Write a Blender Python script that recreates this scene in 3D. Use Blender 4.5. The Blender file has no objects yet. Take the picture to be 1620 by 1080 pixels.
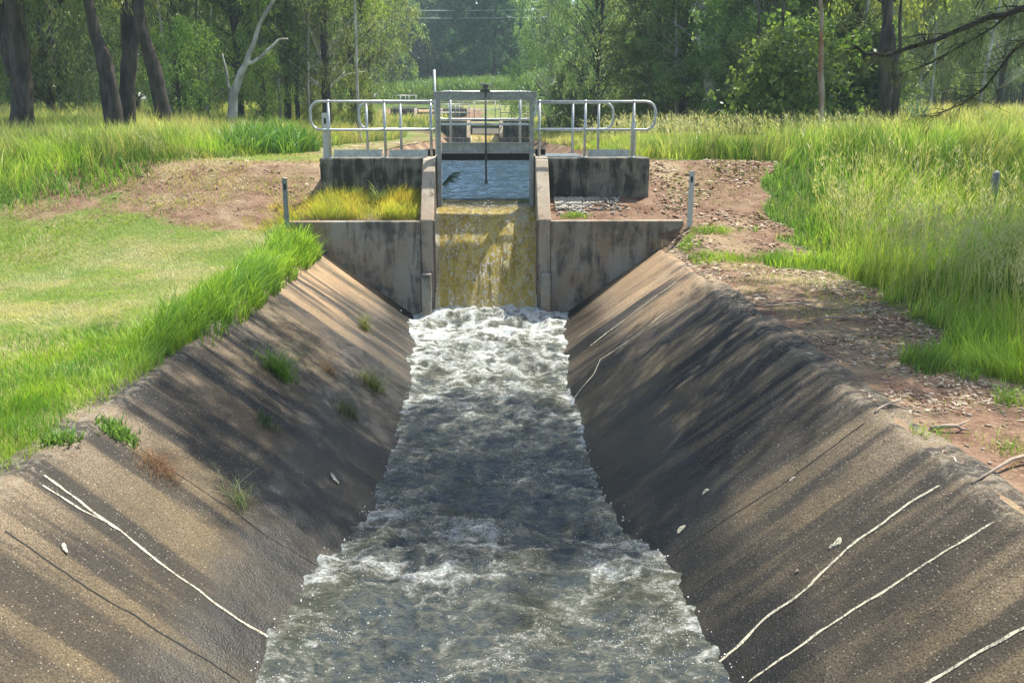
import bpy, math, random
import numpy as np
from mathutils import Vector
random.seed(7)
R = np.random.default_rng(11)
sc = bpy.context.scene
COL = sc.collection

# ------------------------------------------------------------------ camera
F = 1400.0; EYE = 2.18
PITCH = math.radians(14.04); YAW = math.radians(1.51)
FWD = np.array([math.sin(YAW)*math.cos(PITCH), math.cos(YAW)*math.cos(PITCH), -math.sin(PITCH)])
RGT = np.array([math.cos(YAW), -math.sin(YAW), 0.0])
UPV = np.cross(RGT, FWD)
cam_d = bpy.data.cameras.new('camera'); cam = bpy.data.objects.new('camera', cam_d); COL.objects.link(cam)
cam_d.sensor_width = 36; cam_d.lens = F/1620*36; cam_d.clip_end = 5000; cam_d.clip_start = 0.05
cam.location = (0, 0, EYE)
cam.rotation_euler = (math.pi/2-PITCH, 0, -YAW)
sc.camera = cam

# ------------------------------------------------------------------ noise
def _h(i, j, s):
    n = (i.astype(np.int64)*374761393 + j.astype(np.int64)*668265263 + s*974634777) & 0xffffffff
    n = ((n ^ (n >> 13))*1274126177) & 0xffffffff
    n = (n ^ (n >> 16)) & 0xffffffff
    return n/4294967295.0
def vn(x, y, s=0):
    x = np.asarray(x, float); y = np.asarray(y, float)
    i = np.floor(x); j = np.floor(y); u = x-i; v = y-j
    u = u*u*u*(u*(u*6-15)+10); v = v*v*v*(v*(v*6-15)+10)
    a = _h(i, j, s); b = _h(i+1, j, s); c = _h(i, j+1, s); d = _h(i+1, j+1, s)
    return (a*(1-u)+b*u)*(1-v)+(c*(1-u)+d*u)*v
def fbm(x, y, o=4, s=0):
    t = 0; a = 1; n = 0
    for k in range(o):
        t = t+a*vn(np.asarray(x)*2**k+17.3*k, np.asarray(y)*2**k-9.1*k, s+k); n += a; a *= .5
    return t/n
def ss(a, b, x):
    t = np.clip((np.asarray(x, float)-a)/(b-a), 0, 1); return t*t*(3-2*t)

# ------------------------------------------------------------------ terrain
KY = [-60, 11, 13.5, 15.3, 16.4, 17.8, 20, 30, 50, 55.9, 57, 58.8, 66, 71, 73, 88, 130, 200, 400, 3000]
KZ = [0, 0, .06, .42, .80, 1.36, 1.42, 1.36, 1.12, 1.16, 1.5, 2.02, 1.98, 2.02, 2.85, 4.3, 5.4, 8, 14, 20]
RIM = 2.95
def H(x, y):
    x = np.asarray(x, float); y = np.asarray(y, float)
    z = np.interp(y, KY, KZ)
    ax = np.abs(x)
    z = z*np.where((y < 15.31) & (y > 5), ss(2.95, 3.5, ax), 1)
    z = z+ss(4.5, 14, ax)*ss(20, 36, y)*ss(75, 60, y)*.75
    amp = ss(3.0, 5.0, ax)*.10
    z = z+amp*(fbm(x*.5, y*.5, 3, 5)-.5)+ss(3.0, 3.6, ax)*.03*(fbm(x*3, y*3, 3, 8)-.5)
    z = z+ss(30, 80, ax)*.5*(fbm(x*.05, y*.05, 2, 3)-.3)
    return z
def slope_m(y): return np.interp(y, [3, 15.3], [1.22, 1.42])
def slope_z(x, y): return -(RIM-np.abs(x))/slope_m(y)
def surf(x, y):
    if y < 15.3 and abs(x) < RIM: return float(slope_z(x, y))
    return float(H(x, y))
def at(px, py, lift=0.0):
    d = FWD*F+RGT*(px-810)-UPV*(py-540); d = d/np.linalg.norm(d)
    t = 2.0; st = .02
    while t < 300:
        p = np.array([0, 0, EYE])+d*t
        if p[2] <= surf(p[0], p[1]): break
        t += st if t < 40 else .1
    return np.array([p[0], p[1], surf(p[0], p[1])+lift])
def at_y(px, py, Y):
    d = FWD*F+RGT*(px-810)-UPV*(py-540)
    return np.array([0, 0, EYE])+d*(Y/d[1])
def project(P):
    q = np.asarray(P)-np.array([0, 0, EYE])
    dz = q@FWD
    return 810+F*(q@RGT)/dz, 540-F*(q@UPV)/dz, dz
def infrust(P, m=60):
    x, y, d = project(P)
    return (d > .5) & (x > -m) & (x < 1620+m) & (y < 1080+m)

# ------------------------------------------------------------------ objects
def tag(o, label=None, cat=None, group=None, kind=None):
    if label: o['label'] = label
    if cat: o['category'] = cat
    if group: o['group'] = group
    if kind: o['kind'] = kind
    return o
def empty(name, loc, rz=0):
    o = bpy.data.objects.new(name, None); COL.objects.link(o)
    o.location = loc; o.rotation_euler = (0, 0, rz); o.empty_display_size = .1
    return o
def link(name, me, mat=None, parent=None, smooth=False):
    o = bpy.data.objects.new(name, me); COL.objects.link(o)
    if mat: me.materials.append(mat)
    if parent: o.parent = parent
    if smooth: me.polygons.foreach_set('use_smooth', np.ones(len(me.polygons), bool))
    return o
def npmesh(name, V, quads=None, tris=None, col=None, attrs=None):
    me = bpy.data.meshes.new(name)
    V = np.asarray(V, np.float32)
    parts = []; tot = []
    if quads is not None and len(quads): parts.append(np.asarray(quads, np.int32).ravel()); tot.append(np.full(len(quads), 4, np.int32))
    if tris is not None and len(tris): parts.append(np.asarray(tris, np.int32).ravel()); tot.append(np.full(len(tris), 3, np.int32))
    loops = np.concatenate(parts); tot = np.concatenate(tot)
    start = np.concatenate([[0], np.cumsum(tot)[:-1]]).astype(np.int32)
    me.vertices.add(len(V)); me.vertices.foreach_set('co', V.ravel())
    me.loops.add(len(loops)); me.loops.foreach_set('vertex_index', loops)
    me.polygons.add(len(tot)); me.polygons.foreach_set('loop_start', start); me.polygons.foreach_set('loop_total', tot)
    if col is not None:
        c = np.ones((len(V), 4), np.float32); c[:, :3] = col
        a = me.attributes.new('Col', 'FLOAT_COLOR', 'POINT'); a.data.foreach_set('color', c.ravel())
    for k, v in (attrs or {}).items():
        a = me.attributes.new(k, 'FLOAT', 'POINT'); a.data.foreach_set('value', np.asarray(v, np.float32))
    me.update(calc_edges=True); me.validate(verbose=False)
    return me
def grid_quads(nr, nc):
    i = np.arange(nr-1)[:, None]*nc+np.arange(nc-1)[None]
    return np.stack([i, i+1, i+nc+1, i+nc], -1).reshape(-1, 4)
def copy_tree(o, parent=None):
    c = o.copy(); COL.objects.link(c); c.parent = parent
    for ch in list(o.children): copy_tree(ch, c)
    return c

class MB:
    def __init__(s): s.v = []; s.f = []
    def box(s, x0, x1, y0, y1, z0, z1):
        b = len(s.v)
        s.v += [(x0,y0,z0),(x1,y0,z0),(x1,y1,z0),(x0,y1,z0),(x0,y0,z1),(x1,y0,z1),(x1,y1,z1),(x0,y1,z1)]
        s.f += [tuple(b+i for i in q) for q in ((0,3,2,1),(4,5,6,7),(0,1,5,4),(1,2,6,5),(2,3,7,6),(3,0,4,7))]
        return s
    def hexa(s, pts):
        b = len(s.v); s.v += [tuple(p) for p in pts]
        s.f += [tuple(b+i for i in q) for q in ((0,3,2,1),(4,5,6,7),(0,1,5,4),(1,2,6,5),(2,3,7,6),(3,0,4,7))]
        return s
    def tube(s, pts, r, n=8, cap=True):
        pts = [np.array(p, float) for p in pts]
        rs = r if hasattr(r, '__len__') else [r]*len(pts)
        b = len(s.v); u = None
        for i, p in enumerate(pts):
            d = pts[min(i+1, len(pts)-1)]-pts[max(i-1, 0)]; d = d/(np.linalg.norm(d)+1e-9)
            if u is None:
                u = np.cross(d, [0, 0, 1.0])
                if np.linalg.norm(u) < .05: u = np.cross(d, [0, 1.0, 0])
            u = u-d*np.dot(u, d); u = u/(np.linalg.norm(u)+1e-9); w = np.cross(d, u)
            for k in range(n):
                a = 2*math.pi*k/n
                s.v.append(tuple(p+rs[i]*(math.cos(a)*u+math.sin(a)*w)))
        for i in range(len(pts)-1):
            for k in range(n):
                k2 = (k+1) % n
                s.f.append((b+i*n+k, b+i*n+k2, b+(i+1)*n+k2, b+(i+1)*n+k))
        if cap:
            s.f.append(tuple(b+k for k in range(n))[::-1]); e = b+(len(pts)-1)*n
            s.f.append(tuple(e+k for k in range(n)))
        return s
    def ball(s, c, r, n=8):
        b = len(s.v)
        for i in range(1, 5):
            th = math.pi*i/5
            for k in range(n):
                a = 2*math.pi*k/n
                s.v.append((c[0]+r*math.sin(th)*math.cos(a), c[1]+r*math.sin(th)*math.sin(a), c[2]+r*math.cos(th)))
        for i in range(3):
            for k in range(n):
                k2 = (k+1) % n; s.f.append((b+i*n+k, b+(i+1)*n+k, b+(i+1)*n+k2, b+i*n+k2))
        s.f.append(tuple(b+k for k in range(n))); s.f.append(tuple(b+3*n+k for k in range(n))[::-1])
        return s
    def mesh(s, name):
        me = bpy.data.meshes.new(name); me.from_pydata(s.v, [], s.f); me.update(); return me
    def build(s, name, mat, parent=None, smooth=False, bevel=0):
        o = link(name, s.mesh(name), mat, parent, smooth)
        if bevel:
            m = o.modifiers.new('bevel', 'BEVEL'); m.width = bevel; m.segments = 2; m.limit_method = 'ANGLE'
        return o

# ------------------------------------------------------------------ materials
class NT:
    def __init__(s, name):
        s.m = bpy.data.materials.new(name); s.m.use_nodes = True; s.t = s.m.node_tree; s.t.nodes.clear()
        s.out = s.n('ShaderNodeOutputMaterial'); s.tc = s.n('ShaderNodeTexCoord').outputs['Object']
    def n(s, t, **kw):
        o = s.t.nodes.new(t)
        for k, v in kw.items(): setattr(o, k, v)
        return o
    def l(s, a, b): s.t.links.new(a, b)
    def put(s, sock, v):
        if hasattr(v, 'type') and hasattr(v, 'node'): s.l(v, sock)
        else:
            if isinstance(v, (tuple, list)) and len(v) == 3 and sock.type == 'RGBA': v = (*v, 1)
            sock.default_value = v
    def map(s, scale, src=None, loc=(0, 0, 0), rot=(0, 0, 0)):
        m = s.n('ShaderNodeMapping'); s.l(src or s.tc, m.inputs[0])
        m.inputs['Scale'].default_value = scale if hasattr(scale, '__len__') else (scale,)*3
        m.inputs['Location'].default_value = loc; m.inputs['Rotation'].default_value = rot
        return m.outputs[0]
    def noise(s, scale=1, detail=4, rough=.55, vec=None, dist=0):
        o = s.n('ShaderNodeTexNoise'); s.l(vec if vec is not None else s.tc, o.inputs['Vector'])
        o.inputs['Scale'].default_value = scale; o.inputs['Detail'].default_value = detail
        o.inputs['Roughness'].default_value = rough; o.inputs['Distortion'].default_value = dist
        return o.outputs[0]
    def vor(s, scale, vec=None, feature='F1', out=0):
        o = s.n('ShaderNodeTexVoronoi', feature=feature); s.l(vec if vec is not None else s.tc, o.inputs['Vector'])
        o.inputs['Scale'].default_value = scale
        return o.outputs[out]
    def ramp(s, f, a, b, ca=0.0, cb=1.0):
        o = s.n('ShaderNodeMapRange', interpolation_type='SMOOTHSTEP'); s.put(o.inputs[0], f)
        for i, v in ((1, a), (2, b), (3, ca), (4, cb)): s.put(o.inputs[i], v)
        return o.outputs[0]
    def mix(s, f, a, b, mode='MIX'):
        o = s.n('ShaderNodeMix', data_type='RGBA', blend_type=mode)
        s.put(o.inputs[0], f); s.put(o.inputs[6], a); s.put(o.inputs[7], b); return o.outputs[2]
    def math(s, op, a, b=0.0, clamp=False):
        o = s.n('ShaderNodeMath', operation=op, use_clamp=clamp); s.put(o.inputs[0], a); s.put(o.inputs[1], b); return o.outputs[0]
    def attr(s, name, out='Fac'):
        o = s.n('ShaderNodeAttribute', attribute_name=name); return o.outputs[out]
    def sep(s, src=None):
        o = s.n('ShaderNodeSeparateXYZ'); s.l(src or s.tc, o.inputs[0]); return o.outputs
    def bump(s, h, strength=.4, dist=.02, normal=None):
        o = s.n('ShaderNodeBump'); s.put(o.inputs['Height'], h); o.inputs['Strength'].default_value = strength
        o.inputs['Distance'].default_value = dist
        if normal is not None: s.l(normal, o.inputs['Normal'])
        return o.outputs[0]
    def pri(s, col, rough=.8, metal=0.0, normal=None, spec=.5, **kw):
        o = s.n('ShaderNodeBsdfPrincipled'); s.put(o.inputs['Base Color'], col); s.put(o.inputs['Roughness'], rough)
        s.put(o.inputs['Metallic'], metal); s.put(o.inputs['Specular IOR Level'], spec)
        if normal is not None: s.l(normal, o.inputs['Normal'])
        for k, v in kw.items(): s.put(o.inputs[k.replace('_', ' ')], v)
        return o.outputs[0]
    def mixsh(s, f, a, b):
        o = s.n('ShaderNodeMixShader'); s.put(o.inputs[0], f); s.l(a, o.inputs[1]); s.l(b, o.inputs[2]); return o.outputs[0]
    def end(s, sh): s.l(sh, s.out.inputs[0]); return s.m

def foliage_mat(name, trans=.35, rough=.5, tint=(1, 1, 1), spec=.35, objvar=0.0):
    t = NT(name); c = t.attr('Col', 'Color')
    c = t.mix(1.0, c, tint, 'MULTIPLY')
    if objvar:
        oi = t.n('ShaderNodeObjectInfo').outputs['Random']
        hs = t.n('ShaderNodeHueSaturation'); t.l(c, hs.inputs['Color'])
        t.put(hs.inputs['Hue'], t.ramp(oi, 0, 1, .5-.03*objvar, .5+.02*objvar)); t.put(hs.inputs['Value'], t.ramp(oi, 0, 1, 1-.25*objvar, 1+.25*objvar))
        c = hs.outputs[0]
    p = t.pri(c, rough, spec=spec)
    tr = t.n('ShaderNodeBsdfTranslucent'); t.l(t.mix(1.0, c, (1.25, 1.25, .7), 'MULTIPLY'), tr.inputs[0])
    return t.end(t.mixsh(trans, p, tr.outputs[0]))

def bark_mat(name, c1, c2, scale=6, pale=None):
    t = NT(name)
    n = t.noise(scale, 6, .6, t.map((1, 1, .25)))
    c = t.mix(t.ramp(n, .35, .65), c1, c2)
    if pale:
        n2 = t.noise(2.2, 3, .5, t.map((1, 1, .5)))
        c = t.mix(t.ramp(n2, .5, .62), c, pale)
    b = t.bump(t.noise(scale*3, 5, .7, t.map((1, 1, .2))), .9, .05)
    return t.end(t.pri(c, .9, normal=b, spec=.2))

def concrete_mat(name, base, dark, tan, dk=.5, tanf=.5, zfade=None):
    t = NT(name)
    big = t.noise(1.3, 5, .6); fine = t.noise(60, 3, .7)
    c = t.mix(t.ramp(big, .35, .7), base, tan) if tanf else base
    strk = t.math('ADD', t.math('MULTIPLY', t.noise(1, 5, .65, t.map((5.5, 5.5, .9)), .8), .5), t.math('MULTIPLY', t.noise(1.7, 5, .65, None, .4), .5))
    c = t.mix(t.ramp(strk, dk-.06, dk+.09), dark, c)
    patch = t.noise(4, 6, .7)
    c = t.mix(t.ramp(patch, .62, .75, 0, .6), c, (.42, .39, .33))
    c = t.mix(t.ramp(fine, .35, .75, 0, .35), c, t.mix(1.0, c, (1.7, 1.65, 1.55), 'MULTIPLY'))
    b = t.bump(t.noise(45, 5, .7), .5, .012); b = t.bump(t.noise(5, 4, .6), .5, .03, b)
    return t.end(t.pri(c, .92, normal=b, spec=.25))

def metal_mat(name, c, rough=.45, metal=.75, rust=0.0):
    t = NT(name)
    n = t.noise(14, 4, .6); col = t.mix(t.ramp(n, .3, .7), c, tuple(v*.72 for v in c))
    if rust: col = t.mix(t.ramp(t.noise(9, 5, .7), .62-rust*.2, .75), col, (.20, .085, .03))
    b = t.bump(t.noise(90, 3, .6), .15, .003)
    return t.end(t.pri(col, t.ramp(n, .2, .8, rough-.08, rough+.15), metal, b))
def flat_mat(name, c, rough=.8, spec=.3, var=.25):
    t = NT(name); n = t.noise(22, 4, .6)
    return t.end(t.pri(t.mix(t.ramp(n, .3, .7), c, tuple(v*(1-var) for v in c)), rough, normal=t.bump(n, .2, .004), spec=spec))

M = {}
M['grass'] = foliage_mat('grass blades', .42, .45)
M['leaf'] = foliage_mat('gum leaves', .5, .42, spec=.3, objvar=1.0)
M['forest'] = foliage_mat('forest leaves', .35, .6, spec=.08, objvar=1.2)
M['bark_dark'] = bark_mat('dark rough bark', (.028, .024, .02), (.085, .07, .058))
M['bark_mid'] = bark_mat('brown bark', (.045, .037, .03), (.125, .10, .08))
M['bark_pale'] = bark_mat('pale gum bark', (.30, .28, .25), (.50, .48, .44), 4, pale=(.62, .60, .56))
M['bark_red'] = bark_mat('peeling red bark', (.42, .36, .30), (.30, .13, .06), 3)
M['block'] = concrete_mat('black stained concrete', (.17, .165, .14), (.042, .042, .036), (.20, .18, .14), .50)
M['wall'] = concrete_mat('stained wall concrete', (.26, .245, .205), (.085, .08, .066), (.22, .155, .095), .46)
M['pier'] = concrete_mat('weathered tan concrete', (.33, .285, .22), (.10, .09, .07), (.29, .225, .16), .42)
M['galv'] = metal_mat('galvanised steel', (.50, .53, .52), .42, .55)
M['steel'] = metal_mat('dull grey gate steel', (.33, .34, .31), .5, .3)
M['rusty'] = metal_mat('rusty steel guide', (.16, .12, .09), .7, .2, rust=.8)
M['dark'] = flat_mat('plain dark', (.022, .022, .02), .7)
M['post_white'] = flat_mat('white post plastic', (.50, .51, .47), .55, var=.15)
M['post_grey'] = flat_mat('grey timber and shaded post', (.22, .24, .23), .8)
def seal_mat():
    t = NT('white crack sealant'); n = t.noise(25, 6, .75)
    c = t.mix(t.ramp(n, .44, .54), (.14, .125, .10), (.42, .39, .28)); c = t.mix(t.ramp(t.noise(90, 3, .6), .45, .7), c, (.60, .57, .44))
    return t.end(t.pri(c, .95, normal=t.bump(n, .5, .006), spec=.1))
M['sealant'] = seal_mat()
M['stick'] = flat_mat('bleached stick', (.34, .27, .20), .9)
M['litter'] = None

# ---- lining concrete
def lining_mat():
    t = NT('sloping lining concrete')
    x, y, z = t.sep()
    base = t.mix(t.ramp(t.noise(.9, 5, .6), .35, .65), (.104, .080, .046), (.050, .041, .028))
    # warm tan strip towards the weir, its sunlit brightness painted in
    warm = t.math('MULTIPLY', t.ramp(y, 10.8, 13.2), t.ramp(t.noise(1, 4, .6, t.map((.6, 1.6, .6))), .30, .55))
    base = t.mix(warm, base, t.mix(t.ramp(z, -.9, -.1), (.17, .125, .08), (.34, .23, .125)))
    lit_strip = t.math('MULTIPLY', t.ramp(t.math('ADD', y, t.math('MULTIPLY', t.noise(1.5, 3, .5), .8)), 13.6, 14.5), t.ramp(z, -1.2, -.6))
    # algae stain with tree-shadow streaks painted in, running down the fall line
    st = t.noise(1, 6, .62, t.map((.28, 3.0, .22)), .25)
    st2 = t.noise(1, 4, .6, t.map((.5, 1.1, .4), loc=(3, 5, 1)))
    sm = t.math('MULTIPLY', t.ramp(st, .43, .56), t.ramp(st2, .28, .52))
    amt = t.math('MULTIPLY', t.ramp(y, 4.5, 8.0, .7, .97), t.ramp(lit_strip, 0, 1, 1, .35))
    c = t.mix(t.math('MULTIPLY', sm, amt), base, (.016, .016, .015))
    # orange-tan wash at the crest
    c = t.mix(t.math('MULTIPLY', t.ramp(z, -.45, -.02, 0, .55), t.ramp(st, .6, .35)), c, (.20, .155, .105))
    # exposed aggregate
    v = t.vor(68); vc = t.n('ShaderNodeTexVoronoi'); t.l(t.tc, vc.inputs['Vector']); vc.inputs['Scale'].default_value = 68
    sx = t.sep(vc.outputs['Color'])[0]
    spk = t.math('MULTIPLY', t.ramp(sx, .84, .95), t.ramp(v, .42, .2))
    c = t.mix(t.math('MULTIPLY', spk, .6), c, (.33, .30, .25))
    pit = t.math('MULTIPLY', t.ramp(sx, .35, .15), t.ramp(v, .5, .2))
    c = t.mix(t.math('MULTIPLY', pit, .7), c, (.02, .02, .018))
    fine = t.noise(85, 4, .8)
    c = t.mix(1.0, c, t.mix(t.ramp(fine, .36, .64), (.50, .50, .50), (1.62, 1.58, 1.5)), 'MULTIPLY')
    # damp band just above the water
    damp = t.ramp(t.math('ADD', z, t.math('MULTIPLY', t.math('SUBTRACT', t.noise(1, 4, .6, t.map((.5, 2.5, .5))), .5), .5)), -.62, -1.0)
    c = t.mix(damp, c, t.mix(1.0, c, (.42, .45, .48), 'MULTIPLY'))
    rough = t.ramp(damp, 0, 1, .9, .42)
    c = t.mix(t.math('MULTIPLY', t.ramp(z, -.06, .0), t.ramp(t.noise(14, 5, .75), .46, .64, 0, .5)), c, (.24, .21, .155))
    b = t.bump(t.math('ADD', v, t.math('MULTIPLY', fine, 1.2)), .42, .010)
    b = t.bump(t.noise(2.5, 5, .6), .5, .06, b)
    return t.end(t.pri(c, rough, normal=b, spec=.35))
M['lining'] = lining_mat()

def ground_mat():
    t = NT('ground')
    d = t.attr('dirt'); g = t.attr('lush')
    n = t.noise(3.5, 6, .65); n2 = t.noise(.6, 4, .6); n3 = t.noise(28, 4, .7)
    red = t.mix(t.ramp(n, .35, .65), (.12, .066, .042), (.22, .14, .092))
    red = t.mix(t.ramp(n2, .45, .62, 0, .65), red, (.34, .27, .16))
    red = t.mix(t.ramp(n3, .52, .72), red, (.30, .22, .15))
    lawn = t.mix(t.ramp(n2, .38, .62), (.12, .17, .035), (.24, .22, .09))
    lawn = t.mix(t.ramp(n3, .45, .65), lawn, (.08, .11, .03))
    lush = t.mix(t.ramp(n, .4, .6), (.055, .10, .018), (.09, .12, .03))
    c = t.mix(g, lawn, lush)
    dm = t.ramp(t.math('ADD', d, t.math('MULTIPLY', t.math('SUBTRACT', t.noise(1.6, 6, .7), .5), 1.6)), .35, .70)
    c = t.mix(dm, c, red)
    b = t.bump(n3, .8, .03); b = t.bump(n, .6, .08, b)
    return t.end(t.pri(c, .95, normal=b, spec=.15))
M['ground'] = ground_mat()

# ------------------------------------------------------------------ ground zones
RX_Y = [-60, 3, 5, 6.5, 8, 9.5, 12, 14, 16, 18.2, 18.8, 56, 60, 3000]
RX_X = [4.6, 4.6, 4.4, 4.6, 4.6, 4.4, 4.6, 4.9, 5.5, 5.3, 2.6, 2.6, 2.6, 2.6]
def edgeR(y): return np.interp(y, RX_Y, RX_X)
def leftY(x): return np.interp(x, [-40, -12, -8.5, -7, -5.7, -4.4, -3.9, -3.6], [14.0, 14.6, 15.6, 16.2, 18.4, 20.8, 30, 57])
def dirt(x, y):
    n = (fbm(x*.9, y*.9, 4, 31)-.5)*-2.4*0+(fbm(x*.9, y*.9, 4, 31)-.5)*-2.6*(x > 0)+(fbm(x*.9, y*.9, 3, 21)-.5)*.5*(x < 0)
    right = ss(0, .5, edgeR(y)+.25-x+n)*(x > 0)*ss(19.3, 18.5, y+n)
    e1 = ((x+4.9)/3.9)**2+((y-16.9)/1.9)**2
    left = ss(1.3, .5, e1+n*2.5)*.85
    mid = ss(15.2, 15.4, y)*ss(18.8, 18.4, y)*(np.abs(x) < 3.3)
    tr = ss(1.5, .7, np.abs(x+3.7)+n)*ss(18, 20, y)*ss(60, 56, y)*.5
    up = ss(66, 69, y)*ss(78, 74, y)*ss(5.5, 3.5, np.abs(x+4.6)+n)*.8
    return np.clip(np.maximum.reduce([right, left, mid, tr, up]), 0, 1)
def tall(x, y):
    r = ss(-.05, .25, x-edgeR(y)+(fbm(x*.9, y*.9, 4, 31)-.5)*3.2)*(x > 0)
    l = ss(-.1, .5, y-leftY(x)+(fbm(x*1.2, y*1.2, 3, 33)-.5)*1.2)*(x < -2.3)
    l2 = l*np.where((x > -5.0) & (y < 57), 0, 1)
    return np.maximum(r, l2)

def axis(segs):
    out = [segs[0][0]]
    for a, b, st in segs:
        n = max(1, int(round((b-a)/st))); out += list(a+(b-a)*np.arange(1, n+1)/n)
    return np.array(out)
Vs = []; Qs = []; off = 0
def patch(xs, ys, bottom=None):
    global off
    X, Y = np.meshgrid(xs, ys); Z = H(X, Y)
    V = np.stack([X, Y, Z], -1).reshape(-1, 3); q = grid_quads(len(ys), len(xs))
    Vs.append(V); Qs.append(q+off); off += len(V)
for sgn in (1, -1):
    def sx(a): return a if sgn > 0 else -a[::-1]
    xo = axis([(RIM+.02, 10, .12), (10, 30, .8), (30, 120, 6), (120, 1500, 120)])
    patch(sx(xo), axis([(-300, -10, 20), (-10, 3, .8), (3, 15.32, .12)]))
    patch(sx(axis([(1.0, RIM+.02, .1)]+[(RIM+.02, 10, .12), (10, 30, .8), (30, 120, 6), (120, 1500, 120)])), axis([(15.32, 17.64, .1)]))
    patch(sx(axis([(2.85, 10, .16), (10, 30, .8), (30, 120, 6), (120, 1500, 120)])), axis([(17.62, 30, .3), (30, 57.6, 1.0)]))
xa = axis([(-1500, -120, 120), (-120, -30, 6), (-30, 30, .75), (30, 120, 6), (120, 1500, 120)])
patch(xa, axis([(57.6, 60, .4), (60, 120, 1.5), (120, 400, 20), (400, 3000, 200)]))
V = np.concatenate(Vs); Q = np.concatenate(Qs)
D = dirt(V[:, 0], V[:, 1]); T = tall(V[:, 0], V[:, 1])
gr = link('ground', npmesh('ground', V, Q, attrs={'dirt': D, 'lush': T}), M['ground'], smooth=True)
tag(gr, kind='structure')

# ------------------------------------------------------------------ channel lining
def lining(side, label):
    ys = axis([(-8, 3, .3), (3, 15.34, .05)])
    us = np.concatenate([np.linspace(-.95, 0, 38)])
    prof = []
    for zz in us*2.0: prof.append(('s', zz))
    top = [0.02, .06, .12, .2, .27]
    V = []
    for y in ys:
        row = []
        m = float(slope_m(y))
        n1 = float(fbm(y*1.7, side*3.1, 4, 40)-.5); n2 = float(fbm(y*5, side*7.7, 3, 44)-.5)
        for k, (_, zz) in enumerate(prof):
            x = RIM+zz*m
            zz2 = zz+.025*float(vn(y*1.3, zz*2+side*9, 50)-.5)
            row.append((side*x, y, zz2))
        for tx in top[1:]:
            z = (.004 if tx < .1 else .015)+.022*n2*min(1, tx*8)+.03*n1*min(1, tx*8)+.012*math.sin(tx*40)
            row.append((side*(RIM+tx*(1+.5*n1)), y, z))
        xo = RIM+.27+.16*n1+.08*n2
        row.append((side*xo, y, -.03)); row.append((side*xo, y, -.14))
        V.append(row)
    V = np.array(V); nr, nc = V.shape[:2]
    q = grid_quads(nr, nc)
    if side < 0: q = q[:, ::-1]
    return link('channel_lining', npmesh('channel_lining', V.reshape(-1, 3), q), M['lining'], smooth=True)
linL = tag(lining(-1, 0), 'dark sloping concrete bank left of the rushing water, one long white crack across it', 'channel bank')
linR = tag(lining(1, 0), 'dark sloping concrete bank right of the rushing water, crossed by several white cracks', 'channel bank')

def strip(name, pix, w, mat, parent, lift=.005, seed=0):
    """irregular ribbon lying on the lining, through points of its surface"""
    P = [at(*p) for p in pix]
    pts = []
    for a, b in zip(P[:-1], P[1:]):
        n = max(2, int(np.linalg.norm(b-a)/.05))
        for k in range(n): pts.append(a+(b-a)*k/n)
    pts.append(P[-1]); pts = np.array(pts); n = len(pts)
    jit = (fbm(np.arange(n)*.18, seed+.5, 2, 60+seed)-.5)*.04+(fbm(np.arange(n)*1.3, seed+.5, 2, 65+seed)-.5)*.014
    wd = w*(.45+1.1*fbm(np.arange(n)*.6, seed+3.5, 3, 70+seed)); wd[-1] *= .3
    L = []; Rr = []
    for i in range(n):
        y = pts[i, 1]+jit[i]; x = pts[i, 0]
        for s, arr in ((-1, L), (1, Rr)):
            yy = y+s*wd[i]/2*.8; xx = x+s*wd[i]/2*.5*(-1 if x < 0 else 1)*-1
            zz = slope_z(xx, yy)+.025*float(vn(yy*1.3, slope_z(xx, yy)*2+(1 if x > 0 else -1)*9, 50)-.5)
            arr.append((xx, yy, float(zz)+lift))
    V = np.array(L+Rr); i = np.arange(n-1)
    q = np.stack([i, i+1, i+1+n, i+n], -1)
    return link(name, npmesh(name, V, q), mat, parent)
S = M['sealant']; J = M['dark']
strip('sealed_crack', [(71,754),(134,803),(183,836),(228,872),(285,917),(346,958),(407,999),(452,1025)], .024, S, linL, seed=1)
strip('sealed_crack', [(67,772),(130,809),(171,829),(190,842)], .019, S, linL, .007, seed=2)
strip('joint', [(8,842),(81,888),(143,929),(228,982),(310,1035),(379,1080)], .012, J, linL, seed=3)
strip('joint', [(222,712),(330,780),(428,852),(509,901)], .010, J, linL, seed=4)
for k, (pp, w) in enumerate([([(1485,770),(1441,797),(1347,864),(1278,931),(1217,974),(1164,1027),(1123,1062)], 0.026),
    ([(1571,827),(1530,852),(1465,893),(1400,935),(1298,998),(1237,1039),(1184,1078)], .022),
    ([(1640,980),(1620,992),(1538,1039),(1465,1080),(1440,1095)], .024),
    ([(1060,434),(985,488),(912,535)], .023), ([(1070,446),(960,527),(933,548)], .028),
    ([(1056,491),(1000,535),(962,560),(950,569)], .024), ([(1095,479),(1021,523),(960,564),(950,569),(940,592),(904,634)], .024)]):
    strip('sealed_crack', pp, w, S, linR, seed=10+k)
strip('joint', [(1367,673),(1245,762),(1147,823),(1029,905)], .012, J, linR, seed=5)

# upstream canal banks
ys = axis([(17.62, 60, .6)]); zs = [.3, .55, .8, 1.05, 1.3, 1.5]
for side in (-1, 1):
    V = []
    for y in ys:
        hh = float(H(side*2.9, y))
        for k, z in enumerate(np.linspace(.2, hh+.01, 6)):
            x = 2.9-(hh-z)*1.25+.05*float(vn(y*1.1, z*3, 80)-.5)*(k < 5)
            V.append((side*x, y, z))
    q = grid_quads(len(ys), 6)
    if side < 0: q = q[:, ::-1]
    tag(link('canal_bank', npmesh('canal_bank', V, q, attrs={'dirt': np.full(len(V), .9), 'lush': np.zeros(len(V))}), M['ground'], smooth=True), kind='structure')

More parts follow.
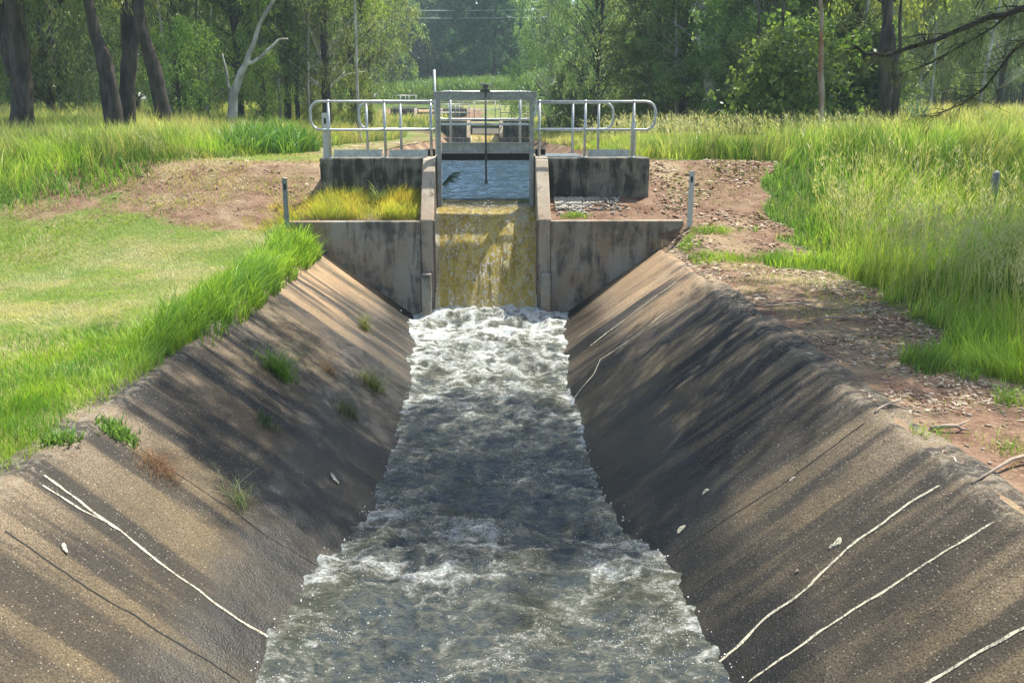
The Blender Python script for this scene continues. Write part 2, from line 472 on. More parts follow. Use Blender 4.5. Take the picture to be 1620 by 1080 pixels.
# ------------------------------------------------------------------ water
def water_mat():
    t = NT('rushing water')
    foam = t.attr('foam'); y = t.sep()[1]
    n = t.noise(15, 8, .78, t.map((.55, 1, 1)), .5); n2 = t.noise(58, 6, .8, t.map((.7, 1, 1)), .6); n3 = t.noise(150, 4, .7)
    v = t.n('ShaderNodeTexVoronoi', feature='SMOOTH_F1'); t.l(t.map((.8, 1, 1), loc=(0, 0, 0)), v.inputs['Vector']); v.inputs['Scale'].default_value = 16
    br = t.math('ADD', t.math('MULTIPLY', n, .55), t.math('MULTIPLY', n2, .45))
    f = t.math('ADD', foam, t.math('MULTIPLY', t.math('SUBTRACT', br, .5), 3.6))
    fm = t.ramp(f, .42, 1.35, 0, .9)
    vv = t.n('ShaderNodeTexVoronoi'); t.l(t.tc, vv.inputs['Vector']); vv.inputs['Scale'].default_value = 42; vx = t.sep(vv.outputs['Color'])[0]
    dots = t.math('MULTIPLY', t.math('MULTIPLY', t.ramp(vx, .80, .86), t.ramp(vv.outputs[0], .30, .16)), t.ramp(n2, .45, .6)); fm = t.math('MAXIMUM', fm, dots)  # white foam specks, doubling as painted sun sparkle
    body = t.mix(t.ramp(n, .35, .65), (.07, .095, .108), (.16, .18, .17))
    body = t.mix(t.ramp(t.noise(1.1, 3, .5), .5, .62, 0, .5), body, (.11, .10, .045))
    body = t.mix(t.ramp(f, .05, .6, 0, .75), body, (.20, .20, .14))
    h = t.math('ADD', t.math('MULTIPLY', n, 1.0), t.math('MULTIPLY', n2, .45)); h = t.math('ADD', h, t.math('MULTIPLY', n3, .12))
    b = t.bump(h, 1.0, .10)
    w = t.pri(body, .05, normal=b, spec=.6, IOR=1.33)
    fcol = t.mix(t.ramp(n2, .35, .65), (.42, .46, .43), (.85, .88, .84))
    fo = t.pri(fcol, .55, normal=t.bump(t.math('ADD', n2, t.math('MULTIPLY', n3, .4)), 1.0, .03), spec=.4, Subsurface_Weight=.2)
    return t.end(t.mixsh(fm, w, fo))
M['water'] = water_mat()

FT = [0, .10, .16, .22, .30, .40, .52, .70, 1]; FY = [.50, .24, .10, -.14, -.38, -.60, -.80, -1.0, -1.20]; FZ = [.715, .705, .68, .57, .40, .12, -.22, -.75, -1.45]
WZ = -1.18
def wl(y): return np.interp(y, [4.6, 5.4, 6.4, 7.2, 8, 12, 13.2, 14.6], [-1.18, -1.20, -1.25, -1.34, -1.42, -1.38, -1.28, -1.18])
ys = axis([(-6, 4, .12), (4, 9, .018), (9, 16.0, .024)]); xs = np.linspace(-2.0, 2.0, 250)
X, Y = np.meshgrid(xs, ys)
wx = X+.25*(fbm(X*1.2, Y*1.2, 2, 90)-.5); wy = Y+.3*(fbm(X*1.1+5, Y*1.1, 2, 91)-.5)
turb = np.interp(Y, [3, 7.5, 8.5, 10.3, 12, 13.5, 15.2], [1.0, .9, .6, .65, .95, 1.15, 1.1])
r1 = 1-np.abs(2*fbm(wx*1.5, wy*2.2, 3, 92)-1); r2 = 1-np.abs(2*fbm(wx*5, wy*6.5, 4, 95)-1)
r3 = fbm(wx*16, wy*20, 3, 99)
hz = .20*(r1-.75)+.060*(r2-.75)+.035*(r3-.5)
stand = np.sin(Y*2.9+1.3*np.abs(X)+2*fbm(X, Y, 2, 77))*.035
Z = wl(Y)+turb*(hz+stand)*(1-.55*ss(.72, 1.0, np.abs(X)/(RIM+wl(Y)*slope_m(Y))))+.16*ss(14.3, 15.3, Y)*np.exp(-(X/1.0)**2)+.10*ss(15.3, 15.7, Y)
edge = RIM+wl(Y)*slope_m(Y)                       # half width of the water at rest
ed = np.abs(X)/edge
Z += .05*ss(.8, 1.0, ed)*(fbm(X*4, Y*4, 3, 101)-.35)*turb*1.6
base = np.interp(Y, [3, 5.5, 6.6, 7.4, 7.9, 9.3, 10.2, 11.2, 13, 15.2], [.36, .37, .40, .40, .38, .36, .46, .56, .70, 1.0])
vband = np.exp(-((Y-(5.9+.35*np.abs(X)+.4*(fbm(X*2, 1, 2, 3)-.5)))/.35)**2)*.35+np.exp(-((Y-(7.1-.55*(X+.5)))/.28)**2)*.32*(X < .2)
foam = base-.06+vband*.6+(r2-.78)*1.1*np.clip(turb, .7, 1.2)+(fbm(wx*2.2, wy*2.6, 4, 103)-.5)*.75+.25*ss(.86, 1.0, ed)*ss(.3, .6, fbm(X*3, Y*3, 3, 104))
wt = link('stream_water', npmesh('stream_water', np.stack([X, Y, Z], -1).reshape(-1, 3), grid_quads(len(ys), len(xs)), attrs={'foam': foam.ravel()}), M['water'], smooth=True)
tag(wt, kind='structure')

# foam droplets at the fall's foot and edges, others added as sun sparkle
n = 1500
P = np.stack([R.normal(-.05, .55, n), 15.15+R.normal(0, .28, n), WZ+.06+np.abs(R.normal(0, .13, n))], -1)
n2 = 260; yy = R.uniform(4.6, 15, n2); sd = R.choice([-1, 1], n2)
P2 = np.stack([sd*((RIM+wl(yy)*slope_m(yy))+R.normal(-.02, .05, n2)), yy, wl(yy)+.03+np.abs(R.normal(0, .035, n2))], -1)
n3 = 9000; yy = np.exp(R.uniform(math.log(4.5), math.log(9), n3)); xx3 = R.uniform(-1.5, 1.5, n3)
kk = (R.uniform(0, 1, n3) < ss(.42, .66, fbm(xx3*2.2, yy*2.6, 4, 103))) & (np.abs(xx3) < RIM+wl(yy)*slope_m(yy)-.05); xx3 = xx3[kk]; yy = yy[kk]
ii = np.clip(np.searchsorted(ys, yy), 0, len(ys)-1); jj = np.clip(np.searchsorted(xs, xx3), 0, len(xs)-1)
P3 = np.stack([xx3, yy, Z[ii, jj]+np.abs(R.normal(.006, .012, len(yy)))], -1)
n4 = 3400; tf4 = np.interp(R.uniform(0, 1, n4), [0, .5, 1], [.17, .5, .97]); x4 = R.uniform(-.93, .83, n4)
k4 = R.uniform(0, 1, n4) < ss(.42, .62, vn(x4*9, tf4*5, 71)*.6+vn(x4*21, tf4*14, 72)*.4); tf4 = tf4[k4]; x4 = x4[k4]
P4 = np.stack([x4, 16.3+np.interp(tf4, FT, FY)-np.abs(R.normal(.05, .03, len(x4))), np.interp(tf4, FT, FZ)+.01], -1)
rr = np.concatenate([R.uniform(.002, .008, len(P)+len(P2)), R.uniform(.0015, .0042, len(P3)), R.uniform(.003, .009, len(P4))])[:, None]; P = np.concatenate([P, P2, P3, P4])
dirs = np.array([[1, 0, 0], [-1, 0, 0], [0, 1, 0], [0, -1, 0], [0, 0, 1], [0, 0, -1]], float)
V = (P[:, None]+dirs[None]*rr[:, None]).reshape(-1, 3)
tf = np.array([[0, 2, 4], [2, 1, 4], [1, 3, 4], [3, 0, 4], [2, 0, 5], [1, 2, 5], [3, 1, 5], [0, 3, 5]])
tr = (np.arange(len(P))[:, None, None]*6+tf[None]).reshape(-1, 3)
t = NT('spray'); M['spray'] = t.end(t.pri((.85, .87, .84), .2, spec=.6))
tag(link('spray_and_sparkle', npmesh('spray_and_sparkle', V, None, tr), M['spray'], smooth=True), 'white water drops at the foot of the fall, with others added as sun sparkle', 'spray', kind='stuff')

def canal_mat():
    t = NT('canal water')
    n = t.noise(7, 5, .65, t.map((.55, 1.3, 1)), .4); n2 = t.noise(24, 4, .6, t.map((.6, 1.2, 1)))
    b = t.bump(t.math('ADD', n, t.math('MULTIPLY', n2, .4)), 1.0, .3)
    return t.end(t.pri((.05, .10, .16), .06, normal=b, spec=.6, IOR=1.33))
M['canal'] = canal_mat()
ys = axis([(16.75, 32, .045), (32, 60, .3)]); xs = np.linspace(-2.5, 2.5, 90)
X, Y = np.meshgrid(xs, ys); Z = .71+.085*(fbm(X*1.8, Y*4.2, 4, 110)-.5)*ss(16.75, 17.2, Y)
inside = (Y > 17.75) | (np.abs(X+.05) < .86)
X = np.where((Y < 17.66), np.clip(X, -.945, .845), X)
cw = tag(link('canal_water', npmesh('canal_water', np.stack([X, Y, Z], -1).reshape(-1, 3), grid_quads(len(ys), len(xs))), M['canal'], smooth=True), kind='structure')

def fall_mat():
    t = NT('falling water')
    f = t.attr('foam'); s = t.attr('drop')
    v1 = t.map((7, 7, 2.0)); n = t.noise(1, 6, .7, v1, .7); n2 = t.noise(42, 6, .75, t.map((1, 1, .6)), .9); n3 = t.noise(75, 4, .7)
    amber = t.mix(t.ramp(n, .36, .60), (.58, .40, .07), (.99, .76, .15))
    amber = t.mix(t.ramp(s, .13, .22, 1, 0), amber, (.09, .08, .04))
    g = t.ramp(t.math('ADD', t.math('ADD', f, t.math('MULTIPLY', t.math('SUBTRACT', n2, .5), 2.4)), t.math('MULTIPLY', t.math('SUBTRACT', n, .5), .7)), .42, .66)
    vv = t.n('ShaderNodeTexVoronoi'); t.l(t.map((1, 1, .7)), vv.inputs['Vector']); vv.inputs['Scale'].default_value = 34; vx = t.sep(vv.outputs['Color'])[0]
    g = t.math('MAXIMUM', g, t.math('MULTIPLY', t.math('MULTIPLY', t.ramp(vx, .60, .68), t.ramp(vv.outputs[0], .42, .25)), t.ramp(n, .40, .56)))
    strk = t.math('MULTIPLY', t.ramp(t.noise(1, 5, .7, t.map((15, 15, 3.0)), .5), .51, .59), t.ramp(t.noise(1, 4, .7, t.map((26, 26, 16)), .5), .44, .54)); g = t.math('MAXIMUM', g, t.math('MULTIPLY', strk, t.ramp(s, .12, .22, 0, 1)))
    amber = t.mix(t.ramp(s, .62, .8, 0, .6), amber, (.97, .72, .16))
    col = t.mix(g, amber, (.98, .92, .68))
    b = t.bump(t.math('ADD', t.math('MULTIPLY', n2, .6), t.math('ADD', n, t.math('MULTIPLY', n3, .3))), 1.0, .08)
    p = t.pri(col, t.ramp(g, 0, 1, .06, .4), normal=b, spec=.7)
    tr = t.n('ShaderNodeBsdfTranslucent'); t.l(col, tr.inputs[0])
    return t.end(t.mixsh(.42, p, tr.outputs[0]))
M['fall'] = fall_mat()
def make_fall():
    ts = np.linspace(0, 1, 110); xs = np.linspace(-.945, .845, 90)
    cy = np.interp(ts, FT, FY)
    cz = np.interp(ts, FT, FZ)
    k = np.ones(9)/9
    cy = np.convolve(np.pad(cy, 4, 'edge'), k, 'valid'); cz = np.convolve(np.pad(cz, 4, 'edge'), k, 'valid')
    X, Tt = np.meshgrid(xs, ts); Y = np.repeat(cy[:, None], 90, 1); Z = np.repeat(cz[:, None], 90, 1)
    rope = fbm(X*6, Tt*1.6, 4, 120)-.5; br = fbm(X*18, Tt*9, 3, 124)-.5
    Y = Y-(.06*rope*ss(.1, .5, Tt)+.016*br*ss(.15, .4, Tt)); Z = Z-.035*ss(.9, .0, np.abs(X+.05)/.9)*ss(.3, .14, Tt)*ss(.0, .13, Tt)
    f = np.interp(Tt, [0, .17, .24, .34, .6, .72, .90, 1], [-.5, -.2, .35, .30, .16, .10, .2, 1.1])+(fbm(X*5, Tt*4, 3, 128)-.5)*.8
    f = f+.55*ss(-.84, -.94, X)+.3*ss(.72, .84, X)*(Tt > .3)
    me = npmesh('waterfall_water', np.stack([X, Y, Z], -1).reshape(-1, 3), grid_quads(110, 90), attrs={'foam': f.ravel(), 'drop': Tt.ravel()})
    return me
fall_me = make_fall()
o = tag(link('waterfall_water', fall_me, M['fall'], smooth=True), kind='structure'); o.location = (0, 16.3, 0)
o2 = tag(link('waterfall_water', fall_me, None, smooth=True), kind='structure'); o2.location = (-.15, 57.0, .62)

# ------------------------------------------------------------------ weir structure (local origin: slab front, rim level)
XC = -.05
def make_weir(loc, label):
    w = empty('concrete_weir', loc)
    tag(w, label, 'weir')
    for s in (-1, 1):
        # block beside the gate
        x0, x1 = sorted((XC+s*1.13, XC+s*3.0))
        b = MB().box(x0, x1, .0, 1.25, -.2, 1.51); b.build('abutment_block', M['block'], w, bevel=.022)
        # pier with sloping top
        xi, xo = XC+s*.90, XC+s*1.128
        a, c = sorted((xi, xo))
        MB().hexa([(a,-1.08,-1.9),(c,-1.08,-1.9),(c,1.32,-1.9),(a,1.32,-1.9),(a,-1.08,.50),(c,-1.08,.50),(c,1.32,1.53),(a,1.32,1.53)]).build('pier', M['pier'], w, bevel=.015) if False else None
        m = MB(); b0 = 0
        prof = [(-1.08,-1.9),(1.32,-1.9),(1.32,1.53),(-.02,1.53),(-.16,1.48),(-1.08,.505)]
        for x in (a, c): m.v += [(x, y, z) for y, z in prof]
        k = len(prof); m.f = [tuple(range(k)), tuple(range(2*k-1, k-1, -1))]+[(i, i+k, (i+1) % k+k, (i+1) % k) for i in range(k)]
        m.build('pier', M['pier'], w, bevel=.018)
        # front wing wall
        x0, x1 = sorted((XC+s*1.131, XC+s*3.43))
        MB().box(x0, x1, -1.12, -.92, -1.9, .49).build('wing_wall', M['wall'], w, bevel=.015)
        # stub at the foot
        x0, x1 = sorted((XC+s*.95, XC+s*1.12))
        MB().box(x0, x1, -1.30, -1.083, -1.9, -.40).build('stub', M['wall'], w, bevel=.015)
        # rusty guide angle on the pier's inner edge
        x0, x1 = sorted((XC+s*.875, XC+s*.898))
        MB().box(x0, x1, -1.10, -1.02, -1.5, .50).box(x0, x1, -.02, .10, -.4, 1.55).build('guide_angle', M['rusty'], w)
    MB().box(XC-.899, XC+.899, .30, .55, -1.9, .60).build('crest_wall', M['block'], w, bevel=.02)
    MB().box(XC-.899, XC+.899, .62, 1.25, 1.47, 1.56).build('deck_slab', M['block'], w, bevel=.01)
    return w
W1 = make_weir((0, 16.4, 0), 'nearest concrete weir with wing walls and piers on both sides of the waterfall')

def rrect(x0, x1, y, z0, z1, r, open_side):
    """handrail loop: top and mid rail joined by a rounded end on one side; open_side is the straight end"""
    pts = []
    s = -1 if open_side > 0 else 1      # end rounded at x0 if s<0
    xe = x0 if s < 0 else x1; xo = x1 if s < 0 else x0
    pts.append((xo, y, z1)); pts.append((xe-s*r, y, z1))
    for k in range(1, 8):
        a = math.pi*k/8/1.0
        if k <= 4: aa = math.pi/2*(k/4); pts.append((xe-s*r+s*r*math.sin(aa), y, z1-r+r*math.cos(aa)))
    for k in range(0, 5):
        aa = math.pi/2*(k/4); pts.append((xe-s*r+s*r*math.cos(aa), y, z0+r-r*math.sin(aa)))
    pts.append((xo, y, z0))
    return pts
def handrail(loc, x0, x1, y, zb, zt, posts, openside, label, toes=(), plate=True):
    h = empty('handrail', loc); tag(h, label, 'handrail')
    zm = zb+(zt-zb)*.50
    MB().tube(rrect(x0, x1, y, zm, zt, .17, openside), .0235, 10).build('rail', M['galv'], h, True)
    for px in posts:
        m = MB().tube([(px, y, zb), (px, y, zt)], .025, 10).ball((px, y, zt), .036).ball((px, y, zm), .036)
        m.box(px-.06, px+.06, y-.05, y+.05, zb, zb+.012)
        m.build('post', M['galv'], h, True)
    for a, b in toes: MB().box(a, b, y+.03, y+.038, zb+.015, zb+.145).build('toe_board', M['galv'], h)
    return h
B = (0, 16.4, 0); ZB = 1.512
rails = []
rails.append(handrail(B, -3.18, -1.0, .07, ZB, 2.50, [-2.86, -1.86, -1.03], 1, 'near handrail left of the sluice gate, nearest the camera', toes=[(-2.80, -1.93), (-1.80, -1.1)]))
rails.append(handrail(B, .90, 3.03, .07, ZB, 2.50, [.93, 1.76, 2.64], -1, 'near handrail right of the sluice gate, nearest the camera', toes=[(1.82, 2.58)]))
rails.append(handrail(B, -2.47, -1.0, 1.20, ZB, 2.50, [-2.33, -1.68], 1, 'shorter rear handrail left of the sluice gate, behind the near one'))
rails.append(handrail(B, .90, 2.42, 1.20, ZB, 2.50, [1.64, 2.14], -1, 'shorter rear handrail right of the sluice gate, behind the near one'))
def guard(loc):
    g = empty('gate_guard', loc)
    z0, z1, x0, x1, y, r = 2.19, 2.70, -1.02, .93, 1.20, .18
    pts = []
    for cx, cz, a0 in ((x1-r, z1-r, 90), (x1-r, z0+r, 0), (x0+r, z0+r, -90), (x0+r, z1-r, -180)):
        for k in range(5):
            a = math.radians(a0-90*k/4); pts.append((cx+r*math.cos(a), y, cz+r*math.sin(a)))
    pts.append(pts[0])
    MB().tube(pts, .022, 10).build('rail', M['galv'], g, True)
    for px in (-.72, .62):
        MB().tube([(px, y, 1.56), (px, y, z1)], .024, 10).ball((px, y, z1), .034).ball((px, y, z0), .034).build('post', M['galv'], g, True)
    return g
G1 = tag(guard(B), 'galvanised pipe guard with rounded ends just behind the sluice gate', 'guard rail')

def gate(loc):
    g = empty('sluice_gate', loc)
    c = XC
    MB().box(c-.92, c+.92, -.06, .06, 2.53, 2.665).box(c-.92, c+.92, -.075, -.061, 2.645, 2.668).box(c-.92, c+.92, -.075, -.061, 2.527, 2.548).build('head_beam', M['steel'], g, bevel=.004)
    for s in (-1, 1):
        x0, x1 = sorted((c+s*.80, c+s*.875))
        MB().box(x0, x1, -.055, -.03, .2, 2.53).box(x0 if s > 0 else x1-.012, x0+.012 if s > 0 else x1, -.03, .045, .2, 2.53).build('frame_post', M['steel'], g)
    MB().box(c-.80, c+.80, -.02, .03, 2.085, 2.125).build('tie_bar', M['galv'], g, bevel=.003)
    leaf = MB().box(c-.79, c+.79, -.045, .02, 1.60, 1.775).box(c-.79, c+.79, -.07, -.046, 1.765, 1.785).box(c-.79, c+.79, -.07, -.046, 1.592, 1.61).build('gate_leaf', M['steel'], g, bevel=.003)
    MB().box(c-.79, c+.79, -.03, .02, 1.47, 1.598).build('soffit_strip', M['dark'], leaf)  # dark strip for the soffit below the gate leaf
    MB().box(c-.045, c+.045, -.10, -.071, 1.64, 1.74).build('lifting_bracket', M['steel'], leaf, bevel=.004)
    MB().tube([(c+.01, -.105, 1.10), (c+.01, -.105, 2.76)], .017, 10).tube([(c+.01, -.105, 1.06), (c+.01, -.105, 1.12)], .03, 6).build('spindle', M['dark_steel'], g, True)
    ac = MB().box(c-.09, c+.09, -.12, .05, 2.667, 2.70).tube([(c+.01, -.105, 2.70), (c+.01, -.105, 2.775)], .045, 12)
    ac.tube([(c+.01, -.08, 2.74), (c+.01, .06, 2.75)], .03, 10).build('gearbox', M['dark_steel'], g)
    MB().hexa([(c-.10,-.16,2.79),(c+.13,-.16,2.765),(c+.13,.06,2.765),(c-.10,.06,2.79),(c-.10,-.16,2.815),(c+.13,-.16,2.79),(c+.13,.06,2.79),(c-.10,.06,2.815)]).build('cover_plate', M['steel'], g, bevel=.004)
    for s in (-1, 1):
        MB().box(c+s*1.02-.09, c+s*1.02+.09, .30, .48, 1.53, 1.66).build('end_bracket', M['dark'], g, bevel=.01)
    return g
M['dark_steel'] = metal_mat('greased dark steel', (.10, .11, .11), .5, .4)
GT = tag(gate(B), 'grey steel sluice gate in its tall frame, spindle hanging over the waterfall', 'sluice gate')
gp = MB().box(.93, 1.70, .12, 1.15, 1.514, 1.545)
for k in range(26): gp.box(.93+k*.03, .936+k*.03, .12, 1.15, 1.546, 1.556)
wk = gp.build('walkway_grating', M['galv']); wk.location = B; tag(wk, 'grey metal grating plate on the right abutment beside the sluice gate', 'grating')
gp = MB().tube([(-.98, .9, 1.56), (-1.0, .9, 3.09)], .022, 8); gp.box(-1.05, -.93, .85, .95, 1.54, 1.565)
sp = gp.build('staff_pole', M['galv'], smooth=True); sp.location = B; tag(sp, 'thin pale upright pole left of the gate, taller than its head beam', 'pole')

# far weirs upstream with simpler railings (copies)
def far_set(loc, wl, rl, gl, gtl):
    w = copy_tree(W1); w.location = loc; w['label'] = wl
    for src, lab in zip(rails, rl):
        h = copy_tree(src); h.location = loc; h['label'] = lab
    if gl: g = copy_tree(G1); g.location = loc; g['label'] = gl
    if gtl: g = copy_tree(GT); g.location = loc; g['label'] = gtl
far_set((-.15, 57, .62), 'second concrete weir up the canal, framed inside the near sluice gate',
        ['front left handrail of the second weir, seen through the near gate', 'front right handrail of the second weir, seen through the near gate',
         'back left handrail of the second weir, behind its front one', 'back right handrail of the second weir, behind its front one'],
        'pipe guard across the middle of the second weir', None)
far_set((-4.6, 72, 1.54), 'farthest concrete weir, offset left beyond the second one, below the cane field',
        ['front left handrail of the farthest weir, left of its opening', 'front right handrail of the farthest weir, right of its opening',
         'back left handrail of the farthest weir, behind its front one', 'back right handrail of the farthest weir, behind its front one'], None, None)

# guide posts
def guide_post(p, h, w, mat, label, reflector=True):
    g = empty('guide_post', tuple(p))
    pts = [(-w/2, -.012), (w/2, -.012), (w/2*.8, .022), (-w/2*.8, .022)]
    m = MB(); m.hexa([(x, y, 0) for x, y in pts]+[(x, y, h) for x, y in pts]); m.build('post', mat, g, bevel=.003)
    if reflector: MB().box(-.018, .018, -.017, -.0125, h-.19, h-.09).build('reflector', M['dark'], g)
    tag(g, label, 'guide post', 'guide posts around the weir')
    return g
guide_post((-3.42, 15.16, .2), 1.03, .085, M['post_grey'], 'guide post at the end of the left wing wall, its shaded grey painted in')  # the grey carries this post's shade in its colour
guide_post((-2.94, 16.55, 1.50), .80, .12, M['post_white'], 'white guide post behind the left end of the near handrail')
guide_post((2.80, 17.45, 1.45), .70, .10, M['post_white'], 'white guide post behind the rounded end of the right handrail')
guide_post((3.46, 15.20, .22), 1.12, .095, M['post_white'], 'white guide post at the end of the right wing wall')

# ------------------------------------------------------------------ grass
def blades(name, P, h, w, col, lean=.35, droop=.35, seg=2, ldir=None, tipcol=None, mat=None):
    n = len(P); ang = R.uniform(0, 2*math.pi, n)
    ld = np.stack([np.cos(ang), np.sin(ang)], -1)*(R.uniform(.15, 1, n)*lean)[:, None]
    if ldir is not None: ld = ld+ldir
    if n > 800: ld = ld+.55*lean*np.stack([fbm(P[:, 0]*2.2, P[:, 1]*1.6, 3, 401)-.5, fbm(P[:, 0]*2.2, P[:, 1]*1.6, 3, 431)-.5], -1)*4
    wa = R.uniform(0, math.pi, n); wd = np.stack([np.cos(wa), np.sin(wa), np.zeros(n)], -1)
    ts = np.linspace(0, 1, seg+1); dr = droop*R.uniform(.3, 1.2, n)
    rows = []; cols = []
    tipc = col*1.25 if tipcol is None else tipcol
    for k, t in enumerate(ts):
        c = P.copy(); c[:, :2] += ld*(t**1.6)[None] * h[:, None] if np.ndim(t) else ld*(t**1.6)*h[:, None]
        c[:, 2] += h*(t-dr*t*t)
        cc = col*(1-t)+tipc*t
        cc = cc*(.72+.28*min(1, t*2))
        if k < seg:
            ww = (w*(1-t)**.6)[:, None]/2
            rows += [c-wd*ww, c+wd*ww]; cols += [cc, cc]
        else: rows.append(c); cols.append(cc)
    m = 2*seg+1
    V = np.stack(rows, 1).reshape(-1, 3); C = np.stack(cols, 1).reshape(-1, 3)
    b = np.arange(n)*m
    q = [np.stack([b+2*k, b+2*k+1, b+2*k+3, b+2*k+2], -1) for k in range(seg-1)]
    tr = np.stack([b+2*(seg-1), b+2*(seg-1)+1, b+2*seg], -1)
    return link(name, npmesh(name, V, np.concatenate(q) if q else None, tr, col=C), mat or M['grass'])
def lerpc(a, b, t): return np.array(a)[None]*(1-t[:, None])+np.array(b)[None]*t[:, None]

G_GREEN = (.10, .23, .026); G_BRIGHT = (.31, .44, .055); G_DRY = (.55, .48, .22); G_DARK = (.04, .095, .018); G_GOLD = (.58, .46, .10)
# tall meadow grass
N = 620000
y = np.exp(R.uniform(math.log(4.2), math.log(75), N)); x = R.uniform(-1, 1, N)*(.72*y+2.5)
k = (R.uniform(0, 1, N) < tall(x, y)) & (y < np.where(x > 0, 75, 70)); x = x[k]; y = y[k]
k = ~((np.abs(x) < 3.6) & (y < 57)); k |= (x > 2.3) & (y > 18.8) & (y < 57); x = x[k]; y = y[k]
k = ~((np.abs(x+4.6) < 5) & (y > 62)); x = x[k]; y = y[k]
z = H(x, y); P = np.stack([x, y, z], -1); k = infrust(P, 160); P = P[k]; x, y, z = P.T; n = len(P)
pn = fbm(x*.55, y*.4, 4, 200); pn2 = fbm(x*1.9, y*1.5, 3, 205)
fromedge = np.where(x > 0, x-edgeR(y), (y-leftY(x))*.9)
hh = (.25+.60*ss(0, 2.2, fromedge))*(.6+.8*pn2)*R.uniform(.55, 1.15, n)
hh = np.where((x > 0) & (y > 19) & (x < 7), np.minimum(hh, .5), hh); hh = np.where(x < 0, hh*.85, hh)
hh = hh*np.where(y > 35, 1.1, 1)*np.where(x > 0, 1+.3*ss(5, 7, x)*ss(20, 14, y), 1)
col = lerpc(G_GREEN, G_BRIGHT, np.clip(ss(.38, .62, pn)+R.normal(0, .4, n), 0, 1))*R.uniform(.55, 1.25, n)[:, None]*(.72+.5*ss(.38, .6, fbm(x*.8, y*.6, 3, 207)))[:, None]
dry = np.clip(ss(.52, .66, pn2)*.6*ss(10, 22, y)+ss(22, 32, y)*.4+R.normal(0, .2, n)-.1, 0, .9)
col = col*(1-dry[:, None])+np.array(G_DRY)[None]*dry[:, None]
tip = col*(1.15+.2*0)+np.clip(ss(15, 30, y)*.5+R.normal(0, .1, n), 0, .8)[:, None]*np.array([.10, .08, .02])
w = .0085*(y/9)**.9*R.uniform(.7, 1.4, n)+.0015
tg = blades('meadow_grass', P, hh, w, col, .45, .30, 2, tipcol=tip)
tag(tg, 'tall bright green meadow grass spreading both sides behind the banks', 'grass', kind='stuff')

# flowering stalks with pale seed heads over the right meadow
n = 3200; y = np.exp(R.uniform(math.log(7.5), math.log(30), n)); x = edgeR(y)+.4+np.abs(R.normal(0, 1, n))*y*.22
k = (x > 2.8) & ((y < 17) | (y > 19)); x = x[k]; y = y[k]; n = len(x)
P = np.stack([x, y, H(x, y)], -1)
h = R.uniform(.8, 1.45, n)*(1-.25*(y > 18)); col = lerpc((.30, .36, .10), (.50, .46, .22), R.uniform(0, 1, n))
st = blades('seed_stalks', P, h, .0036*(y/9)+.0014, col, .25, .12, 4, ldir=np.array([[-.12, 0.]]))
hd = P.copy(); hd[:, 2] += h*.78; hd[:, 0] -= h*.10
rep = 7; Q2 = np.repeat(hd, rep, 0)+R.normal(0, 1, (n*rep, 3))*np.array([.018, .018, .07]); c2 = np.repeat(lerpc((.44, .46, .20), (.60, .56, .32), R.uniform(0, 1, n)), rep, 0)
sh = blades('seed_heads', Q2, R.uniform(.06, .11, len(Q2)), np.repeat(.0055*(y/9)+.003, rep), c2, .9, .3, 1)
sh.parent = st
tag(st, 'pale seeding grass stalks standing above the green meadow on the right', 'grass stalks', kind='stuff')

# mown lawn on the left bank
n = 210000
y = np.exp(R.uniform(math.log(4.3), math.log(21), n)); x = -RIM-.15-R.uniform(0, 1, n)*(.75*y-1.0)
k = (R.uniform(0, 1, n) > tall(x, y)) & (R.uniform(0, 1, n) > dirt(x, y)*1.05-.12*0)
x = x[k]; y = y[k]; P = np.stack([x, y, H(x, y)], -1); k = infrust(P, 120); P = P[k]; x, y, z = P.T; n = len(P)
pn = fbm(x*.9, y*.7, 4, 220); q = fbm(x*.35, y*.35, 3, 225)
h = R.uniform(.025, .07, n)*(.6+pn); near = ss(-9.5, -7, -y+0*x)*0
h = h*(1+1.6*ss(-5.5, -7.5, x)*ss(12.5, 15, y))
br = np.clip(ss(.42, .58, fbm(x*1.3, y*.8, 5, 220))+R.normal(0, .2, n), 0, 1)
col = lerpc((.56, .52, .29), (.24, .37, .07), br)
ls = ss(-5.0, -7.0, x)*ss(11.5, 14, y); col = col*(1-ls[:, None])+np.array((.20, .33, .03))[None]*ls[:, None]
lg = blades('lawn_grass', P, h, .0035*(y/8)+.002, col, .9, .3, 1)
tag(lg, 'short pale mown grass on the left bank beside the channel', 'grass', kind='stuff')

# rim fringe (left)
def fringe(name, n, y0, y1, x0, x1, h0, h1, lean, cols, label, prof=None, wf=1.0, droop=.45, seg=4):
    y = R.uniform(y0, y1, n); x = R.uniform(x0, x1, n)
    if prof is not None:
        f = prof(x, y); k = R.uniform(0, 1, n) < f; x = x[k]; y = y[k]; f = f[k]
    n = len(x); zz = np.where((np.abs(x) < RIM) & (y < 15.3), slope_z(x, y), H(x, y)); P = np.stack([x, y, zz], -1)
    h = R.uniform(h0, h1, n)
    if prof is not None: h = h*(.45+.55*f)
    t = np.clip(fbm(x*2.5, y*2, 3, 240)*1.6-.3+R.normal(0, .35, n), 0, 1)
    o = blades(name, P, h, R.uniform(.003, .0065, n)*wf*(y/8), lerpc(cols[0], cols[1], t), .5, droop, seg, ldir=np.array([lean]))
    return tag(o, label, 'grass', kind='stuff')
def pr1(x, y):
    _t = np.clip(vn(x*7, y*7, 61)*2.2-.5, .05, 1)
    c = np.interp(y, [8.2, 9, 11, 13, 15.3], [-3.25, -3.2, -3.15, -3.12, -3.1]); wd = np.interp(y, [8.2, 9.5, 12, 14, 15.3], [.25, .45, .5, .4, .35])
    return np.clip(1.25-np.abs(x-c)/wd, 0, 1)*ss(8.0, 8.9, y)*(.45+.7*vn(y*1.6, x*2, 5))*_t
